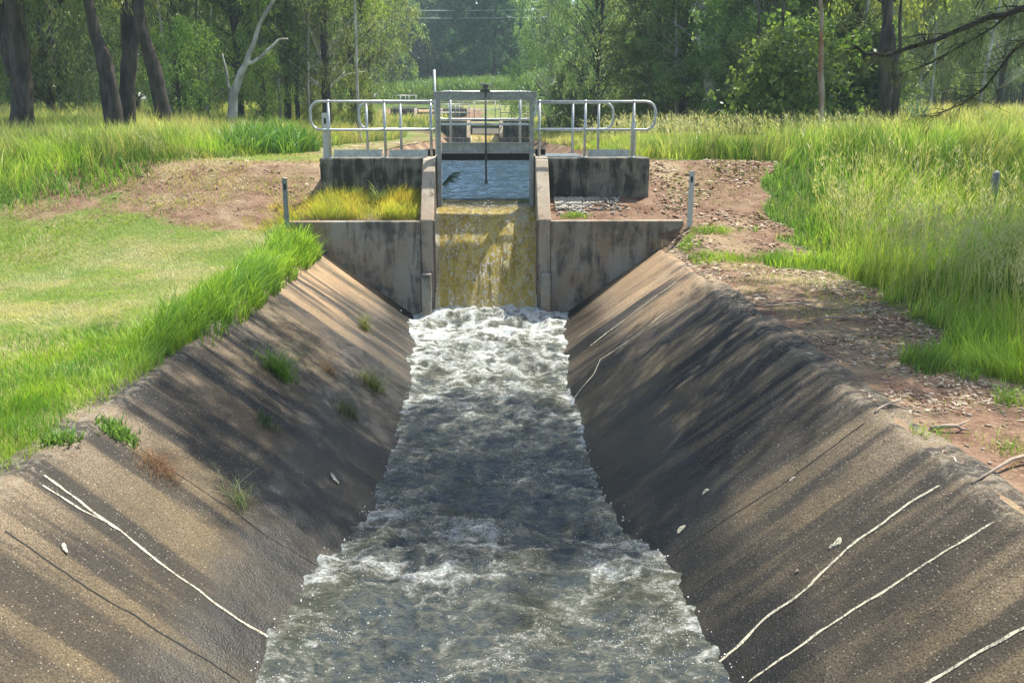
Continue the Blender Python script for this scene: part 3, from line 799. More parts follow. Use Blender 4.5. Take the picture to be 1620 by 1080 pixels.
fringe('overhanging_grass', 28000, 8.0, 14.9, -4.0, -2.82, .30, .85, (.22, -.05), (G_GREEN, G_BRIGHT), 'thick bright green weeping grass overhanging the left rim', pr1, 2.0, .5, 5)
def pr2(x, y):
    e = ss(0, .2, -x-RIM-.05+.2*(vn(y*1.7, 3.0, 9)-.5)); return e*ss(-5.2, -3.4, x)*(.35+.9*fbm(x*2.2, y*2.2, 3, 12))*ss(5.1, 5.7, y+.5*(x+3))
fringe('rim_grass', 42000, 4.4, 9.2, -5.4, -2.98, .07, .24, (.05, .0), (G_GREEN, G_BRIGHT), 'ankle high bright grass along the near left rim', pr2, 1.5, .3, 3)
def pr3(x, y): return ss(.35, .75, fbm(x*1.1, y*1.1, 3, 14))*ss(3.35, 3.9, x+.3*(vn(y*2, 1.0, 4)-.5))
fringe('verge_grass', 26000, 4.6, 12.8, 3.3, 5.4, .05, .22, (-.05, .0), (G_GREEN, G_BRIGHT), 'low green grass tufts scattered over the right dirt verge', lambda x, y: pr3(x, y)*np.clip(1-dirt(x, y)*.86, .06, 1), .9, .3, 3)
def pr4(x, y): return ss(.5, .7, fbm(x*1.6, y*2, 3, 16))*ss(13.0, 13.6, y)
fringe('corner_grass', 5000, 13.2, 15.0, 3.15, 4.6, .06, .20, (0, 0), (G_GREEN, G_BRIGHT), 'small bright grass patch at the right end of the wing wall', pr4, 1, .3, 3)
def pr6(x, y): return np.clip(dirt(x, y)+.25, 0, 1)*ss(.32, .62, fbm(x*1.4, y*1.6, 4, 19))*np.where((np.abs(x) < 3.2) & (y > 15.2) | (np.abs(x) < 3.25) & (y < 15.4), 0, 1)
fringe('straw_grass', 26000, 13.5, 20.5, -8.6, -3.3, .03, .12, (0, 0), ((.50, .42, .22), (.30, .34, .10)), 'sparse straw coloured grass over the left dirt patch', pr6, 1.2, .5, 2)
fringe('verge_straw', 16000, 4.8, 19, 3.3, 6.2, .03, .13, (0, 0), ((.42, .36, .20), (.24, .32, .07)), 'sparse straw and green blades over the right dirt verge', pr6, 1.0, .5, 2)
# golden grass between left wing wall and block
def pr5(x, y): return np.clip(.12+1.3*(np.exp(-((x+2.65)/.42)**2)+np.exp(-((x+1.55)/.33)**2)), 0, 1)
fringe('golden_grass', 9000, 15.5, 16.36, -3.35, -1.22, .10, .44, (0, -.1), (G_GOLD, (.36, .42, .08)), 'golden yellow grass behind the left wing wall', pr5, .8, .4, 3)
fringe('yellowed_grass', 9000, 14.6, 16.4, -4.4, -3.3, .04, .14, (0, 0), (G_GOLD, (.34, .36, .06)), 'yellowed grass beside the left guide post', lambda x, y: np.clip(1.3-((x+3.6)/.6)**2-((y-15.5)/.7)**2, 0, 1)*vn(x*5, y*5, 3), .8, .3, 2)
fringe('pebble_weeds', 900, 15.5, 15.75, 1.25, 1.95, .06, .17, (0, 0), (G_GREEN, G_BRIGHT), 'small green weeds beside the white pebbles', lambda x, y: np.exp(-((x-1.5)/.22)**2-((y-15.6)/.1)**2), .8, .3, 3)
# tall cane-like reeds left of the handrail
fringe('tall_reeds', 5200, 20.0, 24.5, -7.0, -4.3, .55, 1.25, (.05, 0), ((.07, .17, .03), (.16, .28, .05)), 'tall dark green reeds left of the near handrail', lambda x, y: np.clip(1.2-((x+5.3)/1.3)**2-((y-22)/2.2)**2, 0, 1), 2.6, .55, 4)
# cane field
def cane():
    n = 70000; x = R.uniform(-24, 26, n); y = R.uniform(80, 98, n)
    px = x/y; k = (y < 98) & (x > -.115*y-1.5); x = x[k]; y = y[k]; n = len(x)
    top = np.interp(x, [-12, -6, 0, 3, 6, 9, 13], [.6, 1.6, 2.0, 2.0, 3.2, 3.0, 1.0])
    P = np.stack([x, y, H(x, y)+top*R.uniform(.2, .8, n)], -1)
    col = lerpc((.07, .14, .03), (.17, .25, .05), np.clip(fbm(x*.5, y*.5, 3, 9)*1.4-.2+R.normal(0, .25, n), 0, 1))
    o = blades('cane_crop', P, R.uniform(.6, 1.1, n), R.uniform(.05, .10, n), col, .7, .6, 2)
    tag(o, 'bright green cane crop filling the field beyond the weirs', 'crop', kind='stuff')
cane()

def tuft(name, base, n, h, w, colr, label, cat, spread=.05, lean=.8, droop=.5, ld=(0, 0), seg=4):
    P = np.tile(np.array(base, float), (n, 1)); P[:, :2] += R.normal(0, spread, (n, 2))
    if abs(base[0]) < RIM and base[1] < 15.3: P[:, 2] = slope_z(P[:, 0], P[:, 1])
    hh = R.uniform(h*.45, h, n)
    o = blades(name, P-np.array(base)[None], hh, R.uniform(.7, 1.2, n)*w, lerpc(colr[0], colr[1], R.uniform(0, 1, n)), lean, droop, seg, ldir=np.array([ld]))
    o.location = tuple(base); return tag(o, label, cat)
GR = (G_GREEN, (.16, .24, .05))
tuft('weed_tuft', at(442, 592), 280, .46, .008, GR, 'largest green grass tuft growing on the left sloping bank', 'weed', .07, .9, .55, (.1, -.1))
tuft('weed_tuft', at(577, 522), 110, .40, .007, ((.16, .17, .06), (.22, .24, .08)), 'sparse upright tuft highest on the left sloping bank, near the wing wall', 'weed', .05, .7, .4)
tuft('weed_tuft', at(590, 612), 190, .36, .008, ((.10, .13, .05), (.18, .20, .08)), 'olive grass tuft on the left bank close to the water edge', 'weed', .07, .9, .5, (.15, -.05))
tuft('weed_tuft', at(550, 655), 120, .26, .007, ((.05, .08, .03), (.09, .12, .04)), 'dark low tuft on the left bank just below the olive one', 'weed', .06, .9, .5)
tuft('weed_tuft', at(424, 672), 110, .15, .008, ((.04, .08, .03), (.07, .12, .04)), 'small dark green weed in shade at the middle of the left bank', 'weed', .06, .9, .4)
tuft('weed_tuft', at(382, 800), 60, .36, .0065, ((.18, .24, .10), (.30, .34, .18)), 'pale spiky weed with long thin blades low on the left bank', 'weed', .05, 1.1, .35)
tuft('dead_grass_tuft', at(250, 742), 260, .28, .0035, ((.24, .13, .08), (.34, .20, .13)), 'reddish dead grass tangle near the top of the left bank', 'dead grass', .07, 1.2, .8, (.4, -.1))
tuft('dead_grass_tuft', at(520, 588), 160, .26, .0035, ((.26, .17, .11), (.34, .22, .15)), 'brown dead stems between two green tufts on the left bank', 'dead grass', .06, 1.2, .7, (.3, 0))
tuft('strappy_plant', (-2.0, 16.15, .72), 34, .52, .026, ((.10, .17, .05), (.30, .34, .16)), 'strappy green plant against the left concrete block', 'plant', .06, .75, .35)
tuft('dry_grass', (3.05, 15.1, .05), 26, .36, .0035, ((.32, .28, .20), (.42, .38, .28)), 'dry bent stems leaning on the right end of the wing wall', 'dead grass', .1, .5, .5, (-.3, 0))
for i, (px, py, n, h, l) in enumerate([(1440, 572, 90, .24, 'bright grass tuft at the lower edge of the shaded meadow'), (1470, 690, 60, .16, 'low sunlit grass tuft beside the rim, near the bare roots'), (1595, 640, 120, .26, 'large bright tuft at the right end of the near verge'),
        (1530, 600, 90, .24, 'bright tuft left of the large one on the near verge'), (1600, 715, 70, .16, 'small tuft beside the concrete slab corner')]):
    tuft('grass_tuft', at(px, py), n, h, .006, (G_GREEN, G_BRIGHT), l, 'grass tuft', .07, .9, .45)

# fern frond hanging at the left pier
fr = MB(); b0 = np.array([-.86, 16.9, 1.0]); 
for j, (dx, dz) in enumerate([(.34, .22), (.22, .05), (.30, .13)]):
    tip = b0+np.array([dx, -.25, dz]); fr.tube([b0, (b0+tip)/2+np.array([0, 0, .07]), tip], [.006, .005, .002], 5)
    for k in range(14):
        t = k/14; p = b0*(1-t)+tip*t+np.array([0, 0, .28*t*(1-t)])
        for s in (-1, 1):
            q = p+np.array([.06, -.02, s*.085*(1-t*.6)]); i = len(fr.v)
            fr.v += [tuple(p-np.array([.012, 0, 0])), tuple(p+np.array([.012, 0, 0])), tuple(q)]; fr.f.append((i, i+1, i+2))
M['fern'] = flat_mat('dark fern', (.05, .085, .045), .6)
tag(fr.build('fern_frond', M['fern']), 'dark fern frond hanging over the canal at the left pier', 'fern')

# ------------------------------------------------------------------ litter, pebbles, leaves
def flecks(name, x, y, z, L, col, label, cat, mat):
    n = len(x); a = R.uniform(0, 2*math.pi, n); d = np.stack([np.cos(a), np.sin(a), R.normal(0, .15, n)], -1)
    s = np.stack([-np.sin(a), np.cos(a), R.normal(0, .3, n)], -1); P = np.stack([x, y, z+.012], -1)
    W = L*R.uniform(.18, .4, n)
    V = np.stack([P-d*L[:, None]/2, P-s*W[:, None]/2, P+d*L[:, None]/2, P+s*W[:, None]/2], 1).reshape(-1, 3)
    q = np.arange(n*4).reshape(-1, 4)
    return tag(link(name, npmesh(name, V, q, col=np.repeat(col, 4, 0)), mat), label, cat, kind='stuff')
M['litter'] = foliage_mat('dry leaf litter', .1, .8)
n = 60000; y = np.exp(R.uniform(math.log(4.6), math.log(40), n)); x = R.uniform(-1, 1, n)*(.6*y+3)
x = np.where(R.uniform(0, 1, n) < .4, R.uniform(RIM+.1, 6, n), x)
k = (R.uniform(0, 1, n) < dirt(x, y)*ss(.35, .6, fbm(x*1.5, y*1.5, 3, 300))*1.1) & ~((np.abs(x) < RIM+.1) & (y < 15.35)) & ~((np.abs(x) < 1.15) & (y < 18)) & ~((np.abs(x) < 3.1) & (y > 16.3) & (y < 17.8)) & ~((np.abs(x) < 2.25) & (y > 15.5))
x = x[k]; y = y[k]; n = len(x)
flecks('leaf_litter', x, y, H(x, y), R.uniform(.02, .09, n)*(y/11+.3), lerpc((.17, .11, .07), (.52, .46, .34), R.uniform(0, 1, n)**1.5), 'pale dead leaves littering the bare red dirt', 'leaf litter', M['litter'])
# pebbles
def stones(name, P, r, col, label, cat):
    n = len(P); ico = np.array([[0,0,1],[.894,0,.447],[.276,.851,.447],[-.724,.526,.447],[-.724,-.526,.447],[.276,-.851,.447],[.724,.526,-.447],[-.276,.851,-.447],[-.894,0,-.447],[-.276,-.851,-.447],[.724,-.526,-.447],[0,0,-1]])
    ft = np.array([[0,1,2],[0,2,3],[0,3,4],[0,4,5],[0,5,1],[1,6,2],[2,7,3],[3,8,4],[4,9,5],[5,10,1],[2,6,7],[3,7,8],[4,8,9],[5,9,10],[1,10,6],[6,11,7],[7,11,8],[8,11,9],[9,11,10],[10,11,6]])
    S_ = R.uniform(.6, 1.3, (n, 1, 3))*np.array([1, 1, .55]); V = P[:, None]+ico[None]*S_*r[:, None, None]*R.uniform(.8, 1.2, (n, 12, 1))
    tr = (np.arange(n)[:, None, None]*12+ft[None]).reshape(-1, 3)
    return tag(link(name, npmesh(name, V.reshape(-1, 3), None, tr, col=np.repeat(col, 12, 0)), M['litter']), label, cat, kind='stuff')
n = 1500; x = 1.2+np.abs(R.normal(0, .45, n)); y = 16.36-np.abs(R.normal(0, .27, n)); k = (x < 2.4) & (y > 15.6) & (R.uniform(0, 1, n) < .3+vn(x*5, y*6, 8)); x = x[k]; y = y[k]; n = len(x)
stones('pebbles', np.stack([x, y, H(x, y)+.015], -1), R.uniform(.012, .034, n), lerpc((.28, .25, .2), (.58, .54, .46), R.uniform(0, 1, n)), 'pale pebbles heaped beside the right pier', 'pebbles')
n = 1500; x = np.concatenate([R.uniform(RIM+.1, 5.5, 1100), R.uniform(-7, -3.2, 400)]); y = np.concatenate([R.uniform(5, 18.5, 1100), R.uniform(15.5, 18.5, 400)]); k = R.uniform(0, 1, n) < dirt(x, y)
x = x[k]; y = y[k]; n = len(x); stones('gravel', np.stack([x, y, H(x, y)+.004], -1), R.uniform(.006, .024, n), lerpc((.16, .10, .07), (.36, .29, .22), R.uniform(0, 1, n)), 'small stones scattered over the bare dirt', 'gravel')

def stick(px0, px1, r, label):
    a = at(*px0); b = at(*px1); m = (a+b)/2+np.array([R.normal(0, .05), R.normal(0, .08), .03]); up = np.array([0, 0, r*1.2])
    o = MB().tube([a+up-m, (a+m)/2+up-m+R.normal(0, .015, 3), up, (b+m)/2+up-m+R.normal(0, .02, 3), b+up-m], [r, r*.95, r*.8, r*.6, r*.3], 6)
    br = (b-m)*.5+np.array([.1, .12, .02]); o.tube([up, br*.6+up, br+up], [r*.6, r*.4, r*.2], 5)
    ob = o.build('fallen_stick', M['stick'], smooth=True); ob.location = tuple(m); tag(ob, label, 'stick', 'sticks on the right verge')
stick((1205, 487), (1325, 492), .014, 'bare fallen stick farthest along the shaded right verge')
stick((1290, 508), (1365, 506), .012, 'short fallen stick beside the shaded grass edge')
stick((1385, 655), (1440, 652), .012, 'fallen stick near the rim beside a sparse weed')
stick((1470, 682), (1535, 686), .018, 'thick fallen stick above the bare red patch')
stick((1150, 515), (1225, 508), .010, 'thin fallen stick close to the rim on the right verge')
stick((1400, 700), (1425, 640), .008, 'upright thin dead twig leaning on the near verge')
for px, py, n_, l in [(188, 688, 90, 'low dark creeping weed at the broken corner of the left rim'), (95, 700, 60, 'small creeping weed on the near left rim, left of the larger one')]:
    tuft('creeping_weed', at(px, py), n_*3, .12, .018, ((.08, .17, .03), (.20, .32, .08)), l, 'weed', .055, .9, .3, seg=3)
# concrete edge at the right border
a = at(1538, 766); b = at(1660, 716)
MB().hexa([tuple(a+np.array(o)) for o in ((0, 0, -.1), (.05, -.06, -.1))]+[tuple(b+np.array(o)) for o in ((.3, -.10, -.1), (.2, .16, -.1))]+[tuple(a+np.array(o)) for o in ((0, 0, .04), (.05, -.06, .04))]+[tuple(b+np.array(o)) for o in ((.3, -.10, .10), (.2, .16, .10))])
eb = MB().tube([a+np.array([0, 0, .01]), (a+b)/2+np.array([0, .02, .05]), b+np.array([.4, .1, .07])], [.006, .013, .018], 7).build('bare_root', M['stick'], smooth=True)
tag(eb, 'thick pale root lying on red dirt at the right edge', 'root')
# pale leaves stuck on the banks
def leaf_on(px, py, L, W, ang, label):
    c = at(px, py); s = 1 if c[0] > 0 else -1; m = float(slope_m(c[1]))
    e1 = np.array([1, 0, s/m]); e1 /= np.linalg.norm(e1); e2 = np.array([0, 1, 0.]); nrm = np.cross(e1, e2); nrm *= np.sign(nrm[2])
    d = e1*math.cos(ang)+e2*math.sin(ang); t_ = np.cross(nrm, d); o = MB(); k = 10
    ring = []
    for i in range(k):
        a_ = 2*math.pi*i/k; rr_ = 1+.2*math.sin(3*a_+px); ring.append(d*math.cos(a_)*L/2*rr_+t_*math.sin(a_)*W/2*rr_)
    o.v = [tuple(p+nrm*.006) for p in ring]+[tuple(p*.9+nrm*.014) for p in ring]
    o.f = [tuple(range(k, 2*k))]+[(i, (i+1) % k, (i+1) % k+k, i+k) for i in range(k)]
    ob = o.build('dead_leaf', M['sealant']); ob.location = tuple(c); tag(ob, label, 'leaf')
leaf_on(528, 757, .16, .05, -.75, 'pale curled leaf on the left bank near the water')
leaf_on(101, 870, .09, .03, -.8, 'small pale leaf on the near left bank below the white crack')
leaf_on(1078, 839, .10, .055, .5, 'white fleck on the right bank nearest the water, beside the dark joint')
leaf_on(1326, 859, .085, .05, .5, 'white fleck on the right bank just above the longest white crack')
leaf_on(1317, 866, .05, .03, .3, 'tiny white fleck touching the one above the longest crack')
leaf_on(1117, 778, .075, .04, .5, 'faint grey fleck in shade on the right bank')
leaf_on(1254, 760, .06, .028, .3, 'small pale fleck on the right bank beside the dark joint, high up')
leaf_on(1262, 904, .03, .022, .3, 'tiny pale dot on the right bank between the two long cracks')

# ------------------------------------------------------------------ trees
def leaf_mesh(name, C, D, L, W, col):
    n = len(C); D = D/np.linalg.norm(D, axis=1, keepdims=True); r = R.normal(0, 1, (n, 3)); S_ = np.cross(D, r); S_ /= np.linalg.norm(S_, axis=1, keepdims=True)+1e-9
    L = L[:, None]; W = W[:, None]
    V = np.stack([C, C+D*L*.4-S_*W/2, C+D*L, C+D*L*.4+S_*W/2], 1).reshape(-1, 3)
    return npmesh(name, V, np.arange(n*4).reshape(-1, 4), col=np.repeat(col, 4, 0))
def make_crown(seed, z0, z1, rad, ncl, strands, per, lsize, hang, colr, name='crown', flat=.8, minr=.15, thin=0):
    """clusters of leaves on strands, each fed by a branch from the axis; returns (branches mesh, crown mesh)"""
    g = np.random.default_rng(seed); wood = MB(); C = []; D = []; K = []
    for i in range(ncl):
        t = g.uniform(0, 1); zc = z0+(z1-z0)*t; env = rad*(math.sin(math.pi*min(1, .22+.78*t))**.6)*flat
        a = g.uniform(0, 2*math.pi); rr = env*math.sqrt(g.uniform(minr**2, 1))
        lump = .7+.6*float(vn(np.array(math.cos(a)*1.5+seed), np.array(zc*.35+math.sin(a)), seed)); rr *= lump
        c = np.array([rr*math.cos(a), rr*math.sin(a), zc])
        s = np.array([0, 0, max(z0*.6, zc-rr*g.uniform(.5, 1.1))])
        mid = (s+c)/2+np.array([*g.normal(0, .15, 2), .12*rr])
        wood.tube([s, mid, c], [.022+.008*rr, .016, .006], 4, cap=False)
        tone = g.uniform(0, 1)
        for k in range(strands):
            st = c+g.normal(0, .30, 3)*np.array([1, 1, .6]); dr = g.normal(0, 1, 3); dr[2] = 0; dr /= np.linalg.norm(dr)+1e-9
            ln = g.uniform(.4, 1.1)*(1 if hang else .6)
            tt = g.uniform(0, 1, per)[:, None]
            pos = st+dr*tt*ln*.5+np.array([0, 0, -1.])*(tt**1.5)*ln*(hang)+g.normal(0, .07 if hang else .14, (per, 3))
            dd = g.normal(0, 1, (per, 3))*(.45 if hang > .5 else 1)+np.array([0, 0, -1.])*hang*1.1+dr*.3
            C.append(pos); D.append(dd); K.append(np.clip(tone*.6+.4*g.uniform(0, 1, per)+.15*g.normal(0, 1, per), 0, 1))
    C = np.concatenate(C); D = np.concatenate(D); K = np.concatenate(K); n = len(C)
    L = lsize[0]*g.uniform(.6, 1.3, n); W = lsize[1]*g.uniform(.7, 1.3, n)
    cm = leaf_mesh(name, C, D, L, W, lerpc(colr[0], colr[1], K))
    return wood.mesh('branches'), cm
def use(me, mat):
    if not me.materials: me.materials.append(mat)
    return me
GUM = ((.06, .115, .04), (.33, .43, .18)); GUM_Y = ((.12, .20, .04), (.42, .52, .13)); BUSH = ((.055, .11, .032), (.30, .38, .13)); FOR = ((.028, .072, .036), (.11, .21, .085))
PR = {}
PR['gum0'] = make_crown(1, 2.2, 12, 3.4, 120, 6, 34, (.17, .042), .9, GUM)
PR['gum1'] = make_crown(2, 1.6, 11, 3.0, 110, 6, 34, (.16, .040), 1.0, GUM)
PR['gumy'] = make_crown(3, 1.8, 10, 2.8, 100, 6, 32, (.17, .045), .9, GUM_Y)
PR['droop'] = make_crown(4, 1.0, 9, 3.4, 150, 7, 34, (.16, .036), 1.3, ((.055, .095, .04), (.20, .26, .11)))
PR['bush0'] = make_crown(5, .5, 9, 3.4, 190, 6, 30, (.13, .07), .35, BUSH)
PR['bush1'] = make_crown(6, .3, 4.5, 2.0, 110, 6, 30, (.13, .07), .4, ((.05, .085, .03), (.18, .24, .08)))
PR['far0'] = make_crown(7, 1.0, 16, 5.0, 210, 5, 26, (.34, .17), .4, FOR)
PR['far1'] = make_crown(8, .5, 14, 5.5, 210, 5, 26, (.34, .17), .5, FOR)
PR['oak'] = make_crown(9, 4.2, 11, 2.7, 80, 6, 30, (.34, .03), 1.2, ((.07, .09, .045), (.14, .15, .08)))
PR['sapling'] = make_crown(10, .5, 4.2, 1.3, 46, 5, 24, (.13, .04), .7, GUM_Y)

def trunk_mesh(pts, rad, n=10, seed=0):
    g = np.random.default_rng(seed); P = [np.array(p, float) for p in pts]; out = []; rs = []
    for i in range(len(P)-1):
        k = max(2, int(np.linalg.norm(P[i+1]-P[i])/.45))
        for j in range(k): t = j/k; out.append(P[i]*(1-t)+P[i+1]*t+g.normal(0, .012, 3)); rs.append((rad[i]*(1-t)+rad[i+1]*t)*(1+g.normal(0, .05)))
    out.append(P[-1]); rs.append(rad[-1]); return out, rs
def tree(name, loc, proto, bark, label, cat='tree', scale=1.0, rz=None, trunk=None, tr=.14, group=None, crown_off=(0, 0, 0), crown_mat='leaf', trunks=None):
    """loc = base on the ground; trunks = list of (points, radii) in local metres, else a gently bent stem"""
    rz = R.uniform(0, 6.28) if rz is None else rz
    t = empty(name, loc); tag(t, label, cat, group)
    if trunks is None:
        h = 9*scale; b = R.normal(0, .25, 2)*scale
        trunks = [([(0, 0, -.2), (b[0]*.3, b[1]*.3, h*.3), (b[0], b[1], h*.65), (b[0]*.8, b[1]*.8, h)], [tr*1.25, tr, tr*.7, tr*.3])]
    m = MB()
    for i, (p, r) in enumerate(trunks): a, b_ = trunk_mesh(p, r, seed=i+int(abs(loc[0]*10))); m.tube(a, b_, 10)
    m.build('trunk', M[bark], t, True)
    if proto:
        bm, cm = PR[proto]
        for nm, me, mt in (('branches', bm, bark), ('crown', cm, crown_mat)):
            if nm == 'branches' and 'far' in proto: continue
            o = bpy.data.objects.new(nm, use(me, M[mt])); COL.objects.link(o); o.parent = t; o.location = crown_off; o.rotation_euler = (0, 0, rz); o.scale = (scale,)*3
    return t
def gx(px, Y): return (px-810)/F*Y/1.0*1.0+Y*math.tan(YAW)
def base(px, Y): x = gx(px, Y*.985); return (x, Y, float(H(x, Y)))
def ptrunk(pix, Y, b):
    """points given at picture places on the plane of the tree, made local to its base"""
    return [tuple(at_y(px, py, Y+dy)-np.array(b)) for px, py, dy in pix]

# --- named trees, left
b = base(34, 27); W_ = 27/F
tree('gum_tree', b, 'droop', 'bark_mid', 'thick brown gum trunk at the left edge, forking near the top', scale=1.1, crown_off=(0, 0, 3.2),
     trunks=[([(.05, 0, -.3)]+ptrunk([(37, 190, 0), (33, 110, 0), (24, 40, 0), (20, -60, 0), (25, -220, 0)], 27, b), [.36, .33, .29, .27, .24, .1]),
             (ptrunk([(24, 120, .1), (14, 80, .2), (2, 30, .3), (-20, -40, .4), (-60, -180, .6)], 27, b), [.22, .22, .20, .17, .07])])
b = base(182, 26)
tree('gum_tree', b, 'gumy', 'bark_dark', 'dark gum trunk leaning left, left one of the close pair', scale=1.0, crown_off=(-.6, -.5, 2.6),
     trunks=[([(.05, 0, -.3)]+ptrunk([(180, 195, 0), (173, 130, 0), (162, 85, 0), (150, 55, 0), (140, 0, 0), (120, -140, 0)], 26, b), [.28, .25, .22, .19, .16, .13, .05]),
             (ptrunk([(172, 200, .1), (166, 160, .1), (162, 130, .2), (164, 90, .2)], 26, b), [.12, .11, .10, .05])])
b = base(200, 27)
tree('gum_tree', b, 'gum0', 'bark_dark', 'dark gum trunk right of the leaning one, splitting into two stems', scale=1.05, crown_off=(.2, 0, 2.6),
     trunks=[([(0, 0, -.3)]+ptrunk([(200, 190, 0), (203, 130, 0), (206, 80, 0), (214, 40, 0), (220, -10, 0), (235, -140, 0)], 27, b), [.26, .23, .21, .20, .19, .16, .05]),
             (ptrunk([(203, 120, .1), (200, 60, .1), (198, 10, .2), (196, -60, .2)], 27, b), [.15, .15, .14, .06])])
b = base(256, 31)
tree('gum_tree', b, 'droop', 'bark_dark', 'dark gum trunk leaning left, standing alone right of the pair', scale=1.0, crown_off=(-1.0, 0, 3.8),
     trunks=[([(.1, 0, -.3)]+ptrunk([(258, 180, 0), (247, 120, 0), (232, 75, 0), (222, 40, 0), (215, -30, 0), (200, -150, 0)], 31, b), [.30, .26, .25, .22, .19, .15, .05])])
b = base(372, 36)
tree('ghost_gum', b, 'gum1', 'bark_pale', 'pale bare limbed gum leaning right, left of the handrail', scale=.8, crown_off=(2.2, 1, 4.2),
     trunks=[([(0, 0, -.3)]+ptrunk([(370, 150, 0), (377, 128, 0), (388, 100, 0), (402, 68, 0), (412, 35, 0), (430, 5, 0), (446, -30, 0)], 36, b), [.20, .19, .15, .11, .09, .07, .06, .03]),
             (ptrunk([(388, 101, 0), (402, 99, .1), (420, 84, .1), (440, 63, .2), (456, 62, .3)], 36, b), [.08, .07, .06, .05, .03]),
             (ptrunk([(370, 145, 0), (362, 137, .1), (358, 110, .1), (352, 85, .2)], 36, b), [.07, .06, .04, .02])])
lab = {312: 'straight thin dark trunk between the leaning trunk and the pale gum', 393: 'slender dark trunk just right of the pale leaning gum', 463: 'left stem of the two dark trunks left of the handrail end',
       478: 'right stem of the two dark trunks left of the handrail end', 524: 'dark gum trunk behind the rounded end of the left handrail', 566: 'gum trunk rising behind the middle of the left handrail', 590: 'leafy gum at the left edge of the cane field'}
for i, (px, Y, tr, pr) in enumerate([(312, 40, .15, 'gum0'), (393, 39, .13, 'gumy'), (463, 42, .14, 'gum1'), (478, 43, .10, 'gum0'), (524, 41, .18, 'gum1'), (566, 46, .12, 'gum0'), (590, 52, .12, 'gum1')]):
    tree('gum_tree', base(px, Y), pr, 'bark_dark', lab[px], scale=1.0+.1*(i % 3), tr=tr, crown_off=(0, 0, 1.0+.3*(i % 2)))
left_fill = [(-30, 42, 'droop'), (60, 40, 'droop'), (105, 36, 'droop'), (150, 48, 'gum1'), (235, 50, 'gumy'), (285, 44, 'gum0'), (340, 52, 'gum1'), (430, 54, 'gumy'), (500, 56, 'gum1'), (545, 60, 'gumy'), (20, 55, 'gum0'), (190, 60, 'gum1'), (380, 64, 'gum0'), (-90, 50, 'gum1')]
LBL = ['weeping tree at the far left edge, behind the thick brown trunk', 'dense dark weeping tree right of the thick brown trunk', 'dark weeping tree hanging to the grass left of the close pair', 'gum behind the close pair of dark trunks', 'yellowish gum seen between the two leaning trunks', 'gum right of the lone leaning trunk',
       'gum behind the straight thin trunk', 'yellow green gum behind the pale bare limbs', 'gum behind the two thin dark trunks', 'yellow green gum left of the cane field edge', 'distant gum filling the gap left of the weeping trees', 'distant gum behind the close pair', 'distant gum behind the pale leaning gum', 'gum at the left border of the meadow']
for (px, Y, pr), lb in zip(left_fill, LBL): tree('gum_tree', base(px, Y), pr, 'bark_pale' if pr == 'gum1' else 'bark_mid', lb, scale=R.uniform(.95, 1.2), tr=.13, crown_off=(0, 0, .1))
for i, (px, Y) in enumerate([(330, 37), (430, 38), (570, 44), (500, 47), (300, 36)]):
    tree('sapling', base(px, Y), 'sapling', 'bark_mid', ['yellow green sapling left of the pale gum', 'leafy sapling left of the two dark stems', 'small bright sapling behind the left handrail', 'sapling between the two stems and the handrail end', 'low sapling right of the lone leaning trunk'][i], 'sapling', scale=R.uniform(.7, 1.0), tr=.04)
for px, Y, lb in [(452, 41, 'slender pale trunk just left of the two dark stems'), (495, 40, 'slender pale trunk between the two dark stems and the handrail end'), (572, 36, 'thin white trunk standing above the middle of the left handrail'), (340, 38, 'slender pale trunk left of the pale leaning gum'), (286, 36, 'slender pale trunk right of the lone leaning trunk'), (120, 38, 'slender pale trunk between the thick brown trunk and the close pair')]:
    tree('slender_gum', base(px, Y), 'sapling', 'bark_pale', lb, scale=.9, tr=.055, crown_off=(.2, .3, 4.2))
for px, Y, lb in [(1068, 38, 'slender pale trunk in front of the dense dark trees'), (1180, 35, 'slender pale trunk right of the big pale gum'), (1345, 33, 'slender pale trunk between the white trunk and the thick grey trunk'), (1470, 42, 'slender pale trunk above the agave'), (1545, 40, 'slender pale trunk in the far right meadow')]:
    tree('slender_gum', base(px, Y), 'sapling', 'bark_pale', lb, scale=.9, tr=.06, crown_off=(-.2, .3, 4.4))
# --- right
b = base(1128, 36)
tree('ghost_gum', b, 'bush0', 'bark_pale', 'big pale gum trunk right of the dark bush, with broken white limbs', scale=1.05, crown_off=(0, 1.2, 1.0),
     trunks=[([(.1, 0, -.3)]+ptrunk([(1130, 160, 0), (1118, 80, 0), (1106, 20, 0), (1100, -60, 0), (1090, -200, 0)], 36, b), [.34, .30, .30, .27, .22, .08]),
             (ptrunk([(1122, 90, -.2), (1132, 62, -.3), (1142, 38, -.4), (1150, 5, -.4), (1165, -50, -.4)], 36, b), [.22, .19, .15, .12, .05]),
             (ptrunk([(1108, 40, -.3), (1098, 20, -.5), (1092, -10, -.7)], 36, b), [.09, .06, .03])])
b = base(1298, 25)
tree('paperbark_tree', b, None, 'bark_red', 'thin straight white trunk with peeling red bark, right of the broad leaved shrub',
     trunks=[([(0, 0, -.3)]+ptrunk([(1299, 180, 0), (1300, 140, 0), (1298, 100, 0), (1299, 50, 0), (1297, 0, 0), (1297, -80, 0)], 25, b), [.075, .07, .085, .07, .055, .05, .04])])
b = base(1405, 27)
